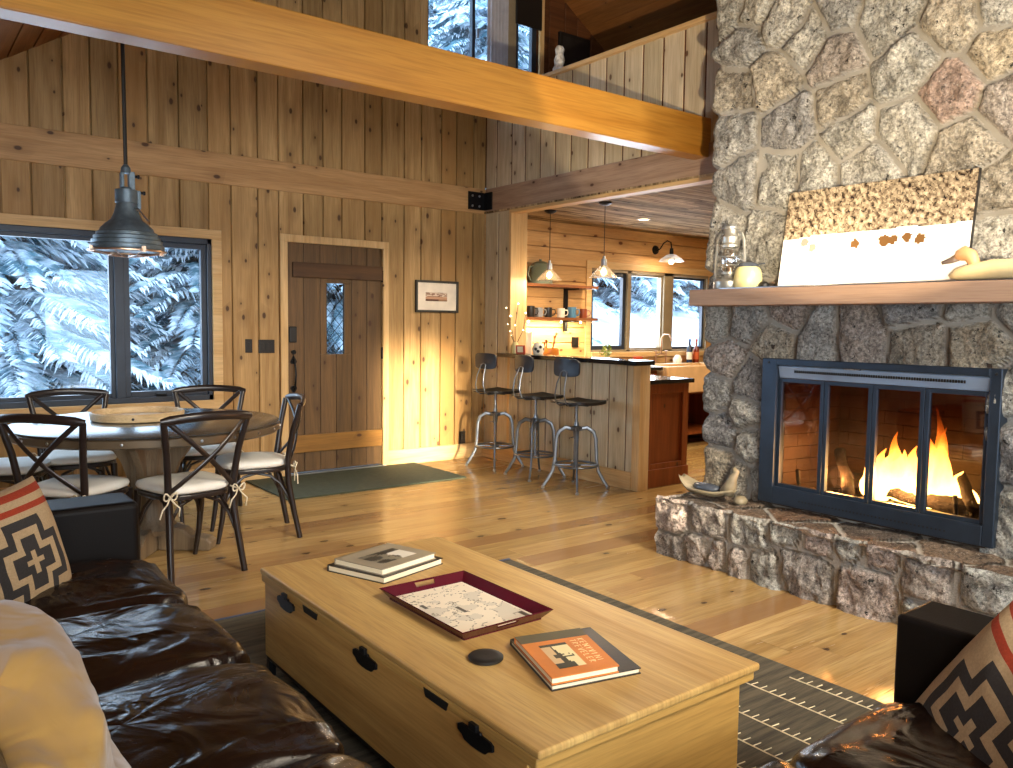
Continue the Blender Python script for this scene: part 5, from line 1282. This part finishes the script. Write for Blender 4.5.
pos=[(-1.6,13.5,'left'),(2.6,16.0,'b'),(6.6,13.6,'c'),(-.6,17.5,''),(5.4,17.5,''),(9.2,12.6,''),(10.0,16.2,''),(12.2,16.0,''),(13.4,13.6,''),(15.2,15.2,''),(17.0,16.6,''),(16.2,13.2,''),(18.8,15.6,''),(20.6,17.4,''),(14.4,18.8,''),(10.8,18.5,''),(22.5,19.5,''),(6.5,17,''),(-2.5,15.5,''),(18,20,''),(12.8,21,''),(9,21.5,'')]
for k,(x,y,_) in enumerate(pos):
    src=t1 if k%2 else t2
    where='beyond the dining window' if x<7 else ('behind the snow bank seen through the kitchen window' if x>11 else 'seen through the high loft window')
    o=copytree(src,(x,y,gh(x,y)-.1),rt.random()*6.28,'snow covered conifer '+where)
    s=rt.uniform(.85,1.25) if y<17 else 1.5; o.scale=(s,s,s)

# ------------------------------------------------------------ lights
def area(name,loc,target,sx,sy,e,col,spread=180):
    l=bpy.data.lights.new(name,'AREA'); l.shape='RECTANGLE'; l.size=sx; l.size_y=sy; l.energy=e; l.color=col; l.spread=R(spread)
    o=bpy.data.objects.new(name,l); COL.objects.link(o); o.location=loc
    o.rotation_euler=(Vector(target)-Vector(loc)).to_track_quat('-Z','Y').to_euler(); return o
def point(name,loc,e,col,r_=.03):
    l=bpy.data.lights.new(name,'POINT'); l.energy=e; l.color=col; l.shadow_soft_size=r_; o=bpy.data.objects.new(name,l); COL.objects.link(o); o.location=loc; return o
def spot(name,loc,target,e,col,ang,blend,r_=.05):
    l=bpy.data.lights.new(name,'SPOT'); l.energy=e; l.color=col; l.spot_size=R(ang); l.spot_blend=blend; l.shadow_soft_size=r_
    o=bpy.data.objects.new(name,l); COL.objects.link(o); o.location=loc; o.rotation_euler=(Vector(target)-Vector(loc)).to_track_quat('-Z','Y').to_euler(); return o
w=bpy.data.worlds.new('sky'); scene.world=w; w.use_nodes=True; bg=w.node_tree.nodes['Background']
bg.inputs[0].default_value=(.50,.74,1.0,1); bg.inputs[1].default_value=5.5
WARM=(1,.74,.46)
area('front_fill',(-.6,-1.7,1.9),(1.6,3,1.2),3.4,1.8,235,(1,.92,.80))  # added soft fill from behind the camera, not a known window
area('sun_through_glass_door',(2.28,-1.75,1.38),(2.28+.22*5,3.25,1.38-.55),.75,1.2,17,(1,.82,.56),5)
area('dining_window_daylight',(.6,7.05,1.4),(1.4,4,.6),2.6,1.2,35,(.62,.80,1))
area('kitchen_window_daylight',(7.4,7.05,1.6),(7.0,4,.8),1.9,.9,60,(.8,.9,1))
area('high_floor_fill',(2.2,-1.5,4.0),(3.0,4.9,-.6),2.2,1.2,110,(1,.88,.70),60)  # unseen lamp added up high to brighten the floor, no window modelled there
area('mantel_strip',(3.872,2.42,1.597),(4.03,2.42,1.95),.012,1.2,12,(1,.80,.52))
spot('warm_chimney_spot',(.9,.25,1.18),(4.06,2.45,3.15),700,(1,.80,.52),45,.12,.03)  # added unseen spot warming upper stones and beam, cone stops near the mantel
point('bar_pendant_a',(5.24,6.13,1.80),16,WARM); point('bar_pendant_b',(5.25,5.38,1.80),16,WARM)
point('sconce',(7.45,6.5,2.10),8,WARM); spot('downlight',(6.37,5.95,2.44),(6.37,5.95,0),60,WARM,120,.5,.04)
area('under_shelf_strip',(5.7,6.62,1.41),(5.7,6.66,1.0),1.0,.03,26,(1,.80,.46))
area('kitchen_ceiling_cans',(6.8,4.4,2.44),(6.8,4.4,0),2.0,1.5,80,(1,.80,.55))
point('fire_glow',(4.22,2.05,.55),34,(1,.50,.17),.09); point('fire_glow_low',(4.24,2.42,.53),16,(1,.42,.13),.07)

# ------------------------------------------------------------ camera
f,pitch,yaw,roll,H=811.726,-.0733,.6566,.0129,1.3671
cp,sp=math.cos(pitch),math.sin(pitch); cy_,sy_=math.cos(yaw),math.sin(yaw)
fw=Vector((sy_*cp,cy_*cp,sp)); rt_=Vector((cy_,-sy_,0)); up=rt_.cross(fw)
r2=rt_*math.cos(roll)+up*math.sin(roll); u2=-rt_*math.sin(roll)+up*math.cos(roll)
cam=bpy.data.cameras.new('camera'); co=bpy.data.objects.new('camera',cam); COL.objects.link(co)
Mx=Matrix((r2,u2,-fw)).transposed().to_4x4(); Mx.translation=Vector((0,0,H)); co.matrix_world=Mx
cam.sensor_width=36; cam.lens=f*36/1013; cam.clip_start=.05; scene.camera=co
vs_=scene.view_settings; vs_.view_transform='Standard'; vs_.look='None'; vs_.exposure=0.40; vs_.gamma=1; vs_.use_curve_mapping=False
scene.cycles.max_bounces=8; scene.cycles.transparent_max_bounces=24; scene.cycles.caustics_reflective=False; scene.cycles.caustics_refractive=False
scene.cycles.sample_clamp_indirect=6
